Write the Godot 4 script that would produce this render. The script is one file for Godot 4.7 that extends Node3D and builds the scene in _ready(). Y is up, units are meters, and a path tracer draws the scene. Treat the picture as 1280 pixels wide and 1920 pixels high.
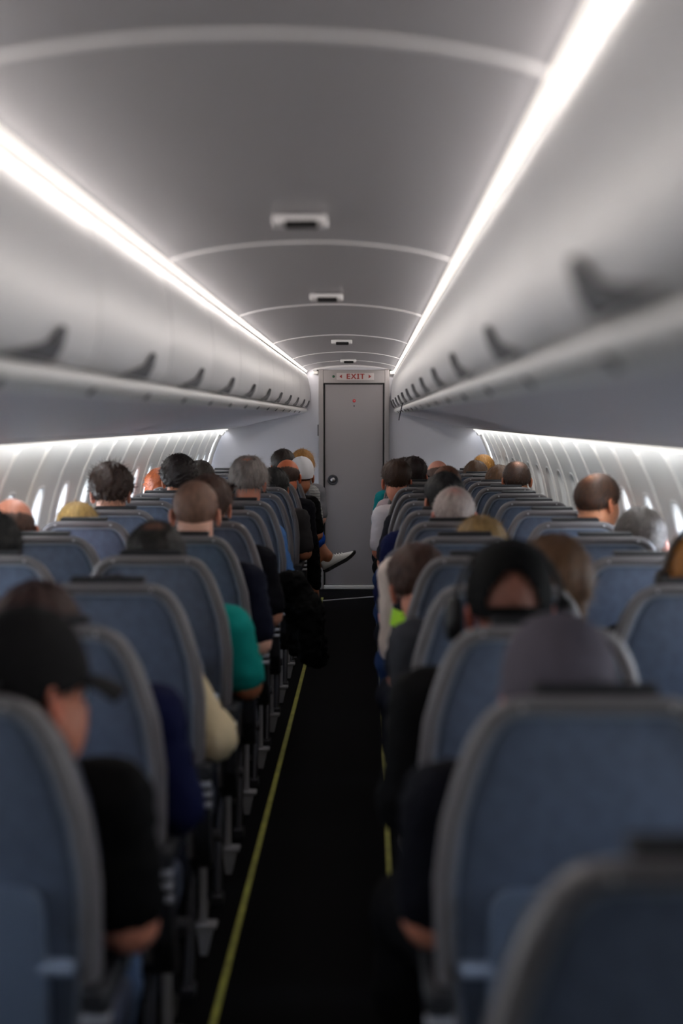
extends Node3D
# Cabin of a small airliner seen from the aisle towards the lavatory door.
# x right, y up, the cabin runs along -z; the floor is y = 0, the aisle centre x = 0.

const PITCH := 0.79
const ROWS := 15
const BULK := 13.9          # distance of the end wall
const AISLE_X := 0.490
const WINDOW_X := 0.975
const ORD := ["", "first", "second", "third", "fourth", "fifth", "sixth", "seventh", "eighth", "ninth", "tenth", "eleventh", "twelfth", "thirteenth", "fourteenth", "fifteenth", "sixteenth", "seventeenth", "eighteenth", "nineteenth", "twentieth", "twenty-first", "twenty-second", "twenty-third", "twenty-fourth", "twenty-fifth", "twenty-sixth"]

var M := {}
var counts := {}
var cache := {}
var fnoise := FastNoiseLite.new()

# ------------------------------------------------------------------ scene
func _ready() -> void:
	var cam := Camera3D.new()
	cam.name = "camera"
	cam.fov = 35.84
	cam.near = 0.05
	cam.far = 200.0
	add_child(cam)
	cam.position = Vector3(0.155, 1.5, 0)
	cam.rotation = Vector3(deg_to_rad(-3.37), deg_to_rad(0.965), 0)
	var lens := CameraAttributesPhysical.new()
	lens.frustum_focal_length = 37.11
	lens.frustum_focus_distance = 11.2
	lens.exposure_aperture = 1.35
	cam.attributes = lens
	var we := WorldEnvironment.new()
	we.name = "environment"
	var env := Environment.new()
	env.background_mode = Environment.BG_SKY
	var sky := Sky.new()
	var sm := ProceduralSkyMaterial.new()
	sm.sky_top_color = Color(0.70, 0.78, 0.90)
	sm.sky_horizon_color = Color(0.93, 0.95, 0.97)
	sm.ground_bottom_color = Color(0.70, 0.72, 0.74)
	sm.ground_horizon_color = Color(0.90, 0.92, 0.94)
	sm.sky_energy_multiplier = 1.0
	sm.ground_energy_multiplier = 1.0
	sky.sky_material = sm
	env.sky = sky
	env.background_energy_multiplier = 24.0
	env.tonemap_mode = Environment.TONE_MAPPER_LINEAR
	env.tonemap_exposure = 1.0
	env.sdfgi_enabled = true
	env.ssao_enabled = true
	env.ssil_enabled = true
	we.environment = env
	add_child(we)
	fnoise.seed = 7
	fnoise.frequency = 1.0
	fnoise.noise_type = FastNoiseLite.TYPE_SIMPLEX
	make_materials()
	shell()
	cove_lights()
	bins()
	bulkhead()
	seats()
	people()
	loose_things()

# ------------------------------------------------------------------ materials
func noise_tex(freq: float, octaves: int, sd: int, normal: bool, strength := 2.0, size := 256) -> NoiseTexture2D:
	var t := NoiseTexture2D.new()
	t.width = size
	t.height = size
	t.seamless = true
	var n := FastNoiseLite.new()
	n.seed = sd
	n.frequency = freq
	n.fractal_octaves = octaves
	t.noise = n
	t.as_normal_map = normal
	t.bump_strength = strength
	return t

func tone_tex(freq: float, octaves: int, sd: int, lo: float, hi: float) -> NoiseTexture2D:
	var t := noise_tex(freq, octaves, sd, false)
	var g := Gradient.new()
	g.set_color(0, Color(lo, lo, lo))
	g.set_color(1, Color(hi, hi, hi))
	t.color_ramp = g
	return t

func mat(c: Color, rough := 0.6, metal := 0.0) -> StandardMaterial3D:
	var m := StandardMaterial3D.new()
	m.albedo_color = c
	m.roughness = rough
	m.metallic = metal
	m.cull_mode = BaseMaterial3D.CULL_DISABLED
	return m

func grain(m: StandardMaterial3D, tex: Texture2D, scale: float, amount: float) -> StandardMaterial3D:
	m.normal_enabled = true
	m.normal_texture = tex
	m.normal_scale = amount
	m.uv1_triplanar = true
	m.uv1_scale = Vector3.ONE * scale
	return m

func glow(c: Color, e: float) -> StandardMaterial3D:
	var m := mat(c, 0.4)
	m.emission_enabled = true
	m.emission = c
	m.emission_energy_multiplier = e
	return m

func make_materials() -> void:
	var leather_n := noise_tex(0.06, 4, 3, true, 3.0)
	var fine_n := noise_tex(0.2, 3, 4, true, 2.0)
	var weave_n := noise_tex(0.12, 3, 9, true, 4.0)
	var wear := tone_tex(0.012, 4, 11, 0.86, 1.0)
	var carpet_t := tone_tex(0.15, 4, 12, 0.55, 1.0)
	M.cloth_n = weave_n
	M.ceiling = grain(mat(Color(0.66, 0.655, 0.67), 0.42), fine_n, 6.0, 0.08)
	M.joint = mat(Color(0.95, 0.945, 0.95), 0.3)
	M.bin = grain(mat(Color(0.80, 0.795, 0.80), 0.36), fine_n, 6.0, 0.06)
	M.bin_lip = mat(Color(0.86, 0.855, 0.85), 0.32)
	M.bin_under = grain(mat(Color(0.80, 0.785, 0.81), 0.38), fine_n, 8.0, 0.05)
	M.service = mat(Color(0.72, 0.71, 0.72), 0.4)
	M.latch = mat(Color(0.27, 0.27, 0.29), 0.5)
	M.latch_red = mat(Color(0.45, 0.05, 0.06), 0.4)
	M.wall = grain(mat(Color(0.84, 0.835, 0.82), 0.38), fine_n, 6.0, 0.05)
	M.wall_joint = mat(Color(0.90, 0.89, 0.87), 0.3)
	M.reveal = mat(Color(0.93, 0.93, 0.92), 0.4)
	M.pane = mat(Color(0.92, 0.96, 1.0, 0.06), 0.05)
	M.pane.transparency = BaseMaterial3D.TRANSPARENCY_ALPHA
	M.shade = mat(Color(0.86, 0.86, 0.85), 0.6)
	M.shade.backlight_enabled = true
	M.shade.backlight = Color(0.30, 0.30, 0.30)
	M.back_wall_dim = cloth_like(Color(0.16, 0.17, 0.22), weave_n)
	M.roof = mat(Color(0.5, 0.5, 0.5), 0.8)
	M.carpet = grain(mat(Color(0.07, 0.07, 0.082), 0.95), weave_n, 14.0, 0.6)
	M.carpet.metallic_specular = 0.2
	M.carpet.albedo_texture = carpet_t
	M.strip = mat(Color(0.74, 0.74, 0.30), 0.55)
	M.strip.albedo_texture = tone_tex(0.02, 4, 31, 0.72, 1.0)
	M.strip.uv1_triplanar = true
	M.metal = mat(Color(0.72, 0.72, 0.74), 0.33, 0.9)
	M.leg = mat(Color(0.68, 0.68, 0.70), 0.36, 0.35)
	M.steel_dark = mat(Color(0.30, 0.30, 0.32), 0.4, 0.7)
	M.bulk = grain(mat(Color(0.84, 0.84, 0.87), 0.5), fine_n, 8.0, 0.05)
	M.door = grain(mat(Color(0.57, 0.55, 0.56), 0.5), fine_n, 10.0, 0.06)
	M.frame = mat(Color(0.60, 0.58, 0.58), 0.45)
	M.seal = mat(Color(0.04, 0.09, 0.09), 0.6)
	M.sign = mat(Color(0.74, 0.71, 0.71), 0.35)
	M.sign_red = mat(Color(0.55, 0.16, 0.13), 0.5)
	M.dot_red = mat(Color(0.75, 0.13, 0.15), 0.4)
	M.dot_green = mat(Color(0.02, 0.28, 0.17), 0.4)
	M.black = mat(Color(0.03, 0.03, 0.035), 0.55)
	M.slot = mat(Color(0.05, 0.045, 0.06), 0.8)
	# seats
	M.shell = grain(mat(Color(0.43, 0.415, 0.42), 0.40), fine_n, 12.0, 0.1)
	M.panel = grain(mat(Color(0.375, 0.42, 0.50), 0.42), leather_n, 7.0, 0.22)
	M.panel.albedo_texture = wear
	M.rim_highlight = mat(Color(0.52, 0.55, 0.60), 0.35)  # inner rim bead, paler to paint in the crease highlight
	M.leather = grain(mat(Color(0.20, 0.23, 0.31), 0.5), leather_n, 7.0, 0.3)
	M.bar = mat(Color(0.035, 0.045, 0.075), 0.65)
	M.tray = mat(Color(0.40, 0.45, 0.53), 0.32)
	M.hinge = mat(Color(0.55, 0.60, 0.68), 0.35)
	M.arm = mat(Color(0.10, 0.10, 0.115), 0.55)
	M.screw = mat(Color(0.70, 0.70, 0.70), 0.35, 0.4)
	M.eye = mat(Color(1, 1, 1), 0.2)
	M.eye.vertex_color_use_as_albedo = true

func cloth_like(c: Color, tex: Texture2D) -> StandardMaterial3D:
	return grain(mat(c, 0.9), tex, 8.0, 0.4)

func cloth(c: Color, rough := 0.85) -> StandardMaterial3D:
	var key := "cloth" + c.to_html() + str(rough)
	if not M.has(key):
		M[key] = grain(mat(c, rough), M.cloth_n, 9.0, 0.35)
		M[key].metallic_specular = 0.25
	return M[key]

func tinted(c: Color, rough := 0.5) -> StandardMaterial3D:
	var key := "tint" + c.to_html() + str(rough)
	if not M.has(key):
		var m := mat(c, rough)
		m.vertex_color_use_as_albedo = true
		M[key] = m
	return M[key]

# ------------------------------------------------------------------ node helpers
func numbered(called: String) -> String:
	counts[called] = counts.get(called, -1) + 1
	return called if counts[called] == 0 else "%s_%03d" % [called, counts[called]]

func tag(o: Node, label: String, category := "", group := "", kind := "") -> Node:
	if label:
		o.set_meta("label", label)
	if category:
		o.set_meta("category", category)
	if group:
		o.set_meta("group", group)
	if kind:
		o.set_meta("kind", kind)
	return o

func thing(called: String, at: Vector3, label: String, category: String, group := "", kind := "") -> Node3D:
	var o := Node3D.new()
	o.name = numbered(called)
	add_child(o)
	o.position = at
	tag(o, label, category, group, kind)
	return o

func part(parent: Node, called: String, mesh: Mesh, m: Material, at := Transform3D()) -> MeshInstance3D:
	var o := MeshInstance3D.new()
	o.name = numbered(called) if parent == self else called
	o.mesh = mesh
	o.material_override = m
	o.transform = at
	parent.add_child(o, true)
	return o

func done(st: SurfaceTool) -> ArrayMesh:
	st.generate_normals()
	st.index()
	return st.commit()

func new_st() -> SurfaceTool:
	var st := SurfaceTool.new()
	st.begin(Mesh.PRIMITIVE_TRIANGLES)
	return st

# ------------------------------------------------------------------ mesh helpers
func emit(st: SurfaceTool, t: PackedVector3Array, flat: int, col := Color(1, 1, 1)) -> void:
	# flat: how many of the last vertices are flat shaded (caps)
	var v := 0.0
	var o := t[0]
	for i in range(0, t.size(), 3):
		v += (t[i] - o).dot((t[i + 1] - o).cross(t[i + 2] - o))
	var smooth_end := t.size() - flat
	st.set_color(col)
	for i in range(0, t.size(), 3):
		st.set_smooth_group(0 if i < smooth_end else -1)
		st.add_vertex(t[i])
		if v > 0:
			st.add_vertex(t[i + 2])
			st.add_vertex(t[i + 1])
		else:
			st.add_vertex(t[i + 1])
			st.add_vertex(t[i + 2])

func loft(st: SurfaceTool, rings: Array, caps := true, smooth := true, closed := true, xf := Transform3D()) -> void:
	var t := PackedVector3Array()
	var m: int = rings[0].size()
	for i in rings.size() - 1:
		var a: PackedVector3Array = rings[i]
		var b: PackedVector3Array = rings[i + 1]
		for j in (m if closed else m - 1):
			var k := (j + 1) % m
			t.append_array([a[j], b[j], b[k], a[j], b[k], a[k]])
	var flat := 0
	if caps:
		for e in 2:
			var r: PackedVector3Array = rings[0] if e == 0 else rings[rings.size() - 1]
			var c := Vector3.ZERO
			for p in r:
				c += p
			c /= m
			for j in m:
				var k := (j + 1) % m
				if e == 0:
					t.append_array([c, r[j], r[k]])
				else:
					t.append_array([c, r[k], r[j]])
				flat += 3
	for i in t.size():
		t[i] = xf * t[i]
	emit(st, t, flat if smooth else t.size())

func rr(w: float, h: float, r: float, n := 2) -> PackedVector2Array:
	var out := PackedVector2Array()
	var cs := [Vector2(w / 2 - r, h / 2 - r), Vector2(-w / 2 + r, h / 2 - r), Vector2(-w / 2 + r, -h / 2 + r), Vector2(w / 2 - r, -h / 2 + r)]
	for q in 4:
		for i in n + 1:
			var a := PI / 2 * (q + float(i) / n)
			out.append(cs[q] + r * Vector2(cos(a), sin(a)))
	return out

func box(st: SurfaceTool, c: Vector3, s: Vector3, bev := 0.004, rot := Basis(), corner := -1.0) -> void:
	# rounded-corner prism along z with chamfered ends
	var cr := bev if corner < 0 else corner
	var rings := []
	for e in [[-s.z / 2, bev], [-s.z / 2 + bev, 0.0], [s.z / 2 - bev, 0.0], [s.z / 2, bev]]:
		var p := PackedVector3Array()
		for q in rr(s.x - 2 * e[1], s.y - 2 * e[1], maxf(cr - e[1], 0.0006), 1 if cr <= 0.006 else 4):
			p.append(c + rot * Vector3(q.x, q.y, e[0]))
		rings.append(p)
	loft(st, rings, true, cr > 0.006)

func tube(st: SurfaceTool, pts: Array, rad, sides := 8) -> void:
	var rings := []
	var n := pts.size()
	var up := Vector3(0.13, 0.97, 0.2).normalized()
	var side := Vector3.ZERO
	for i in n:
		var d: Vector3 = (pts[mini(i + 1, n - 1)] - pts[maxi(i - 1, 0)]).normalized()
		if side == Vector3.ZERO:
			side = d.cross(up if absf(d.dot(up)) < 0.9 else Vector3.RIGHT).normalized()
		else:
			side = (side - d * side.dot(d)).normalized()
		var o := d.cross(side)
		var r: float = rad[i] if rad is Array else rad
		var p := PackedVector3Array()
		for j in sides:
			var a := TAU * j / sides
			p.append(pts[i] + (side * cos(a) + o * sin(a)) * r)
		rings.append(p)
	loft(st, rings)

func lathe(st: SurfaceTool, prof: Array, segs: int, xf: Transform3D) -> void:
	# profile of (radius, height along local z)
	var rings := []
	for q in prof:
		var p := PackedVector3Array()
		for j in segs:
			var a := TAU * j / segs
			p.append(xf * Vector3(cos(a) * q[0], sin(a) * q[0], q[1]))
		rings.append(p)
	loft(st, rings)

func prism(st: SurfaceTool, poly: PackedVector2Array, z0: float, z1: float, xf := Transform3D()) -> void:
	var t := PackedVector3Array()
	var m := poly.size()
	for j in m:
		var a := poly[j]
		var b := poly[(j + 1) % m]
		t.append_array([Vector3(a.x, a.y, z0), Vector3(a.x, a.y, z1), Vector3(b.x, b.y, z1), Vector3(a.x, a.y, z0), Vector3(b.x, b.y, z1), Vector3(b.x, b.y, z0)])
	var ix := Geometry2D.triangulate_polygon(poly)
	# side direction: make the caps agree with the sides through the polygon's turn
	var area := 0.0
	for j in m:
		area += poly[j].cross(poly[(j + 1) % m])
	for i in range(0, ix.size(), 3):
		var a := poly[ix[i]]
		var b := poly[ix[i + 1]]
		var c := poly[ix[i + 2]]
		if (b - a).cross(c - a) * area < 0:
			var s := b
			b = c
			c = s
		t.append_array([Vector3(a.x, a.y, z0), Vector3(b.x, b.y, z0), Vector3(c.x, c.y, z0)])
		t.append_array([Vector3(a.x, a.y, z1), Vector3(c.x, c.y, z1), Vector3(b.x, b.y, z1)])
	for i in t.size():
		t[i] = xf * t[i]
	emit(st, t, t.size())

func box_mesh(s: Vector3, bev := 0.004, corner := -1.0) -> ArrayMesh:
	var key := "box%s%s%s" % [s, bev, corner]
	if not cache.has(key):
		var st := new_st()
		box(st, Vector3.ZERO, s, bev, Basis(), corner)
		cache[key] = done(st)
	return cache[key]

func at(x: float, y: float, z: float) -> Transform3D:
	return Transform3D(Basis(), Vector3(x, y, z))

# ------------------------------------------------------------------ shell
const WALL_PROFILE := [Vector2(1.10, 1.44), Vector2(1.165, 1.32), Vector2(1.215, 1.19), Vector2(1.25, 1.05), Vector2(1.268, 0.9), Vector2(1.27, 0.75), Vector2(1.25, 0.5), Vector2(1.21, 0.25), Vector2(1.16, -0.02)]

func wall_point(s: float) -> Vector2:
	var n := WALL_PROFILE.size() - 1
	var f := clampf(s, 0, 1) * n
	var i := mini(int(f), n - 1)
	var a: Vector2 = WALL_PROFILE[i]
	var b: Vector2 = WALL_PROFILE[i + 1]
	var p: Vector2 = WALL_PROFILE[maxi(i - 1, 0)]
	var q: Vector2 = WALL_PROFILE[mini(i + 2, n)]
	return a.cubic_interpolate(b, p, q, f - i)

const WP := 0.56   # window pitch
const HOLE_S := 0.385
const HOLE_HS := 0.15
const HOLE_HZ := 0.105

func wall_panel_mesh(side: float) -> ArrayMesh:
	var st := new_st()
	var N := 48
	var levels := [0.0, 0.06, 0.14, 0.26, 0.4, 0.55, 0.7, 0.85, 1.0]
	var rings := []
	for f in levels:
		var p := PackedVector3Array()
		for j in N:
			var a := TAU * (j + 0.5) / N
			var c := cos(a)
			var s := sin(a)
			# hole: superellipse; outer: rectangle reached by the same direction
			var e := pow(pow(absf(c), 4.0) + pow(absf(s), 4.0), -0.25)
			var hz := HOLE_HZ * c * e
			var hs := HOLE_S + HOLE_HS * s * e
			var k := 1.0 / maxf(absf(c), absf(s))
			var oz := WP / 2 * c * k
			var os := 0.5 + 0.5 * s * k
			var z := lerpf(hz, oz, f)
			var sv := lerpf(hs, os, f)
			p.append(wall3(side, z, sv, 0.0))
		rings.append(p)
	var t := PackedVector3Array()
	for i in rings.size() - 1:
		for j in N:
			var k := (j + 1) % N
			t.append_array([rings[i][j], rings[i + 1][j], rings[i + 1][k], rings[i][j], rings[i + 1][k], rings[i][k]])
	emit(st, t, 0)
	return done(st)

func wall3(side: float, z: float, s: float, out: float) -> Vector3:
	var q := wall_point(s)
	var tang := wall_point(s + 0.01) - wall_point(s - 0.01)
	var nrm := Vector2(-tang.y, tang.x).normalized()
	if nrm.x < 0:
		nrm = -nrm
	var bulge := 0.010 * cos(PI * z / WP)
	q += nrm * (out + bulge)
	return Vector3(side * q.x, q.y, z)

func reveal_mesh(side: float) -> ArrayMesh:
	var st := new_st()
	var N := 48
	var rings := []
	for f in [[0.0, 1.06], [-0.004, 1.0], [0.01, 0.93], [0.055, 0.84], [0.06, 0.76]]:
		var p := PackedVector3Array()
		for j in N:
			var a := TAU * (j + 0.5) / N
			var c := cos(a)
			var s := sin(a)
			var e := pow(pow(absf(c), 4.0) + pow(absf(s), 4.0), -0.25)
			p.append(wall3(side, HOLE_HZ * c * e * f[1], HOLE_S + HOLE_HS * s * e * f[1], f[0]))
		rings.append(p)
	loft(st, rings, false)
	return done(st)

func pane_mesh(side: float) -> ArrayMesh:
	var st := new_st()
	var N := 32
	var rings := []
	for o in [0.052, 0.058]:
		for f in ([0.82, 0.0001] if o > 0.055 else [0.0001, 0.82]):
			var p := PackedVector3Array()
			for j in N:
				var a := TAU * (j + 0.5) / N
				var c := cos(a)
				var s := sin(a)
				var e := pow(pow(absf(c), 4.0) + pow(absf(s), 4.0), -0.25)
				p.append(wall3(side, HOLE_HZ * c * e * f, HOLE_S + HOLE_HS * s * e * f, o))
			rings.append(p)
	loft(st, rings, false)
	return done(st)

func joint_mesh(side: float) -> ArrayMesh:
	var st := new_st()
	var rings := []
	for i in 25:
		var s := i / 24.0
		var p := PackedVector3Array()
		for q in [[-0.02, 0.004], [-0.014, -0.006], [0.0, -0.009], [0.014, -0.006], [0.02, 0.004]]:
			var b := wall3(side, WP / 2, s, q[1])
			p.append(Vector3(b.x, b.y, q[0]))
		rings.append(p)
	loft(st, rings, true)
	return done(st)

func shell() -> void:
	var z1 := 1.2
	var length := BULK + z1
	var zc := (z1 - BULK) / 2
	var st := new_st()
	box(st, Vector3(0, -0.05, zc), Vector3(2.5, 0.1, length), 0.002)
	var floor_node := part(self, "floor", done(st), M.carpet)
	tag(floor_node, "near-black carpeted aisle floor", "floor", "", "structure")
	# photoluminescent floor strips
	for side in [-1, 1]:
		var x := -0.228 if side < 0 else 0.226
		var strip := thing("floor_strip", Vector3(x, 0, 0), "yellow-green glow strip along the %s edge of the aisle floor" % ("left" if side < 0 else "right"), "floor strip", "", "")
		var z := -0.6
		while z > -13.2:
			var l := 1.83
			if z - l < -13.2:
				l = 13.2 + z
			part(strip, "strip_section", box_mesh(Vector3(0.02, 0.006, l - 0.004), 0.0015), M.strip, at(0, 0.0032, z - l / 2))
			z -= l
	# side walls: one panel with a window each
	for side in [-1, 1]:
		var nm := "left" if side < 0 else "right"
		var wall := thing("wall_" + nm, Vector3.ZERO, "curved white cabin side wall on the %s, in ribbed panels" % nm, "wall", "", "structure")
		var pm := wall_panel_mesh(side)
		var rm := reveal_mesh(side)
		var gm := pane_mesh(side)
		var jm := joint_mesh(side)
		var k := 0
		var d := 13.36
		while d > -0.9:
			part(wall, "wall_panel", pm, M.wall, at(0, 0, -d))
			part(wall, "panel_joint", jm, M.wall_joint, at(0, 0, -d + WP / 2))
			var wn := Node3D.new()
			k += 1
			wn.name = "window_%d" % (k if side < 0 else k + 30)
			add_child(wn)
			wn.position = Vector3(0, 0, -d)
			tag(wn, "white-rimmed cabin window in the %s wall, %s from the end wall" % [nm, ORD[k]], "window", "", "structure")
			part(wn, "window_reveal", rm, M.reveal)
			part(wn, "pane", gm, M.pane)
			if d < 1.3 or (side > 0 and d > 7.4):
				part(wn, "window_shade", gm, M.shade, at(-side * 0.012, 0, 0))  # those nearest the viewer are added, out of view, to dim the near seats
			d -= WP
		# end piece at the bulkhead
		var es := new_st()
		var rings := []
		for i in 17:
			var s := i / 16.0
			var a := wall3(side, WP / 2, s, 0.01)
			var b := wall3(side, WP / 2, s, -0.022)
			rings.append(PackedVector3Array([Vector3(a.x, a.y, -13.64), Vector3(b.x, b.y, -13.66), Vector3(b.x, b.y, -13.86), Vector3(a.x, a.y, -13.895)]))
		loft(es, rings)
		part(wall, "end_trim", done(es), M.wall_joint)
		var cp := new_st()
		box(cp, Vector3(side * 1.105, 1.385, -13.70), Vector3(0.035, 0.06, 0.12), 0.006, Basis(Vector3(0, 0, 1), side * 0.45), 0.012)
		part(wall, "corner_cap", done(cp), M.wall_joint)
	# crown of the fuselage above bins and ceiling (closes the room to the sky)
	var rs := new_st()
	var rings2 := []
	for z in [z1, -BULK - 0.1]:
		var p := PackedVector3Array()
		for i in 25:
			var a := PI * i / 24.0
			p.append(Vector3(cos(a) * 1.30, 1.40 + 0.86 * sin(a), z))
		for i in 25:
			var a := PI * (24 - i) / 24.0
			p.append(Vector3(cos(a) * 1.24, 1.40 + 0.80 * sin(a), z))
		rings2.append(p)
	loft(rs, rings2, false, false)
	tag(part(self, "roof", done(rs), M.roof), "hidden roof shell above the luggage bins", "roof", "", "structure")
	var sk := new_st()
	for side in [-1, 1]:
		box(sk, Vector3(side * 1.19, 1.43, zc), Vector3(0.2, 0.03, length), 0.002)
	tag(part(self, "trim_1", done(sk), M.roof), "ledge behind the bins closing wall and roof", "trim", "", "structure")
	# wall behind the camera
	var bs := new_st()
	box(bs, Vector3(0, 1.1, z1), Vector3(2.7, 2.4, 0.06), 0.004)
	tag(part(self, "wall_back", done(bs), M.back_wall_dim), "dark partition behind the viewer", "wall", "", "structure")  # unseen wall, given a dark cloth to dim the near seats
	# ceiling in panels
	var ceil := thing("ceiling", Vector3.ZERO, "shallow arched grey ceiling in wide panels", "ceiling", "", "structure")
	var joints := [-1.2, -0.3, 1.95, 4.22, 6.5, 8.85, 11.1, 12.75, BULK]
	for i in joints.size() - 1:
		var a: float = joints[i]
		var b: float = joints[i + 1]
		var cs := new_st()
		var rr2 := []
		for z in [-a - 0.001, -b + 0.001]:
			var p := PackedVector3Array()
			for j in 41:
				p.append(ceiling_point(-1 + j / 20.0, 0.0, z))
			for j in 41:
				p.append(ceiling_point(1 - j / 20.0, 0.02, z))
			rr2.append(p)
		loft(cs, rr2, false, true)
		part(ceil, "ceiling_panel", done(cs), M.ceiling)
		if i > 0:
			var js := new_st()
			var jr := []
			for j in 41:
				var p := PackedVector3Array()
				for e in [[0.010, 0.004], [0.0095, -0.002], [0.006, -0.004], [-0.006, -0.004], [-0.0095, -0.002], [-0.010, 0.004]]:
					p.append(ceiling_point((-1 + j / 20.0) * 0.99, e[1], -a + e[0]))
				jr.append(p)
			loft(js, jr, true, true)
			part(ceil, "joint_strip", done(js), M.joint)
	# flanged units on the ceiling centre line
	var dists := [3.60, 5.86, 9.25, 12.3]
	for i in dists.size():
		var d: float = dists[i]
		var u := thing("ceiling_unit", Vector3(0.0, 1.952, -d), "%s white flanged ceiling unit with a dark slot" % ["nearest large", "second nearest", "third, small distant", "farthest tiny"][i], "ceiling unit", "flanged units along the ceiling")
		var hs := new_st()
		box(hs, Vector3(0, -0.004, -0.03), Vector3(0.122, 0.022, 0.09), 0.004)
		part(u, "housing", done(hs), M.joint)
		var ds := new_st()
		box(ds, Vector3(0.004, -0.015, 0.002), Vector3(0.074, 0.016, 0.04), 0.003)
		part(u, "slot", done(ds), M.slot)

func ceiling_point(u: float, up: float, z: float) -> Vector3:
	var r := absf(u)
	return Vector3(u * 0.392, 1.968 + up - 0.045 * r * r - 0.012 * pow(r, 8), z)

# ------------------------------------------------------------------ light strips
func area(parent: Node, pos: Vector3, dir: Vector3, w: float, l: float, c: Color, e: float) -> void:
	var a := AreaLight3D.new()
	a.name = "strip_light"
	a.area_size = Vector2(w, l)
	a.area_normalize_energy = true
	a.light_color = c
	a.light_energy = e
	a.shadow_enabled = true
	a.set("area_range", 20.0)
	parent.add_child(a, true)
	var zax := -dir.normalized()
	var yax := Vector3(0, 0, 1)
	var xax := yax.cross(zax).normalized()
	a.transform = Transform3D(Basis(xax, yax, zax), pos)

func cove_lights() -> void:
	var glow_mat := glow(Color(1.0, 0.97, 0.94), 1.0)
	var wash_mat := glow(Color(1.0, 0.985, 0.95), 1.15)
	var n := 7
	var z0 := 0.6
	var z1 := BULK - 0.03
	var l := (z1 - z0) / n
	for side in [-1, 1]:
		var nm := "left" if side < 0 else "right"
		for i in n:
			var zc := -(z0 + l * (i + 0.5))
			var o := thing("cove_light", Vector3(side * 0.383, 1.912, zc), "warm white light strip above the %s bins, %s section from the end wall" % [nm, ORD[n - i]], "light strip", "cove light strips beside the ceiling")
			var st := new_st()
			box(st, Vector3.ZERO, Vector3(0.021, 0.008, l), 0.002, Basis(Vector3(0, 0, 1), -side * 0.927))
			part(o, "diffuser", done(st), glow_mat)
			area(o, Vector3(-side * 0.0045, -0.0034, 0), Vector3(-side, -0.75, 0), 0.019, l - 0.004, Color(1.0, 0.965, 0.935), 0.25)
			var w := thing("wall_wash_light", Vector3(side * 1.083, 1.405, zc), "white light strip under the %s bins at the wall, %s section from the end wall" % [nm, ORD[n - i]], "light strip", "wall light strips under the bins")
			var ws := new_st()
			box(ws, Vector3.ZERO, Vector3(0.02, 0.01, l), 0.002, Basis(Vector3(0, 0, 1), -side * 0.25))
			part(w, "diffuser", done(ws), wash_mat)
			area(w, Vector3(side * 0.004, -0.008, 0), Vector3(side * 0.45, -1, 0), 0.02, l - 0.01, Color(0.98, 0.99, 1.0), 0.22)

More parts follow.
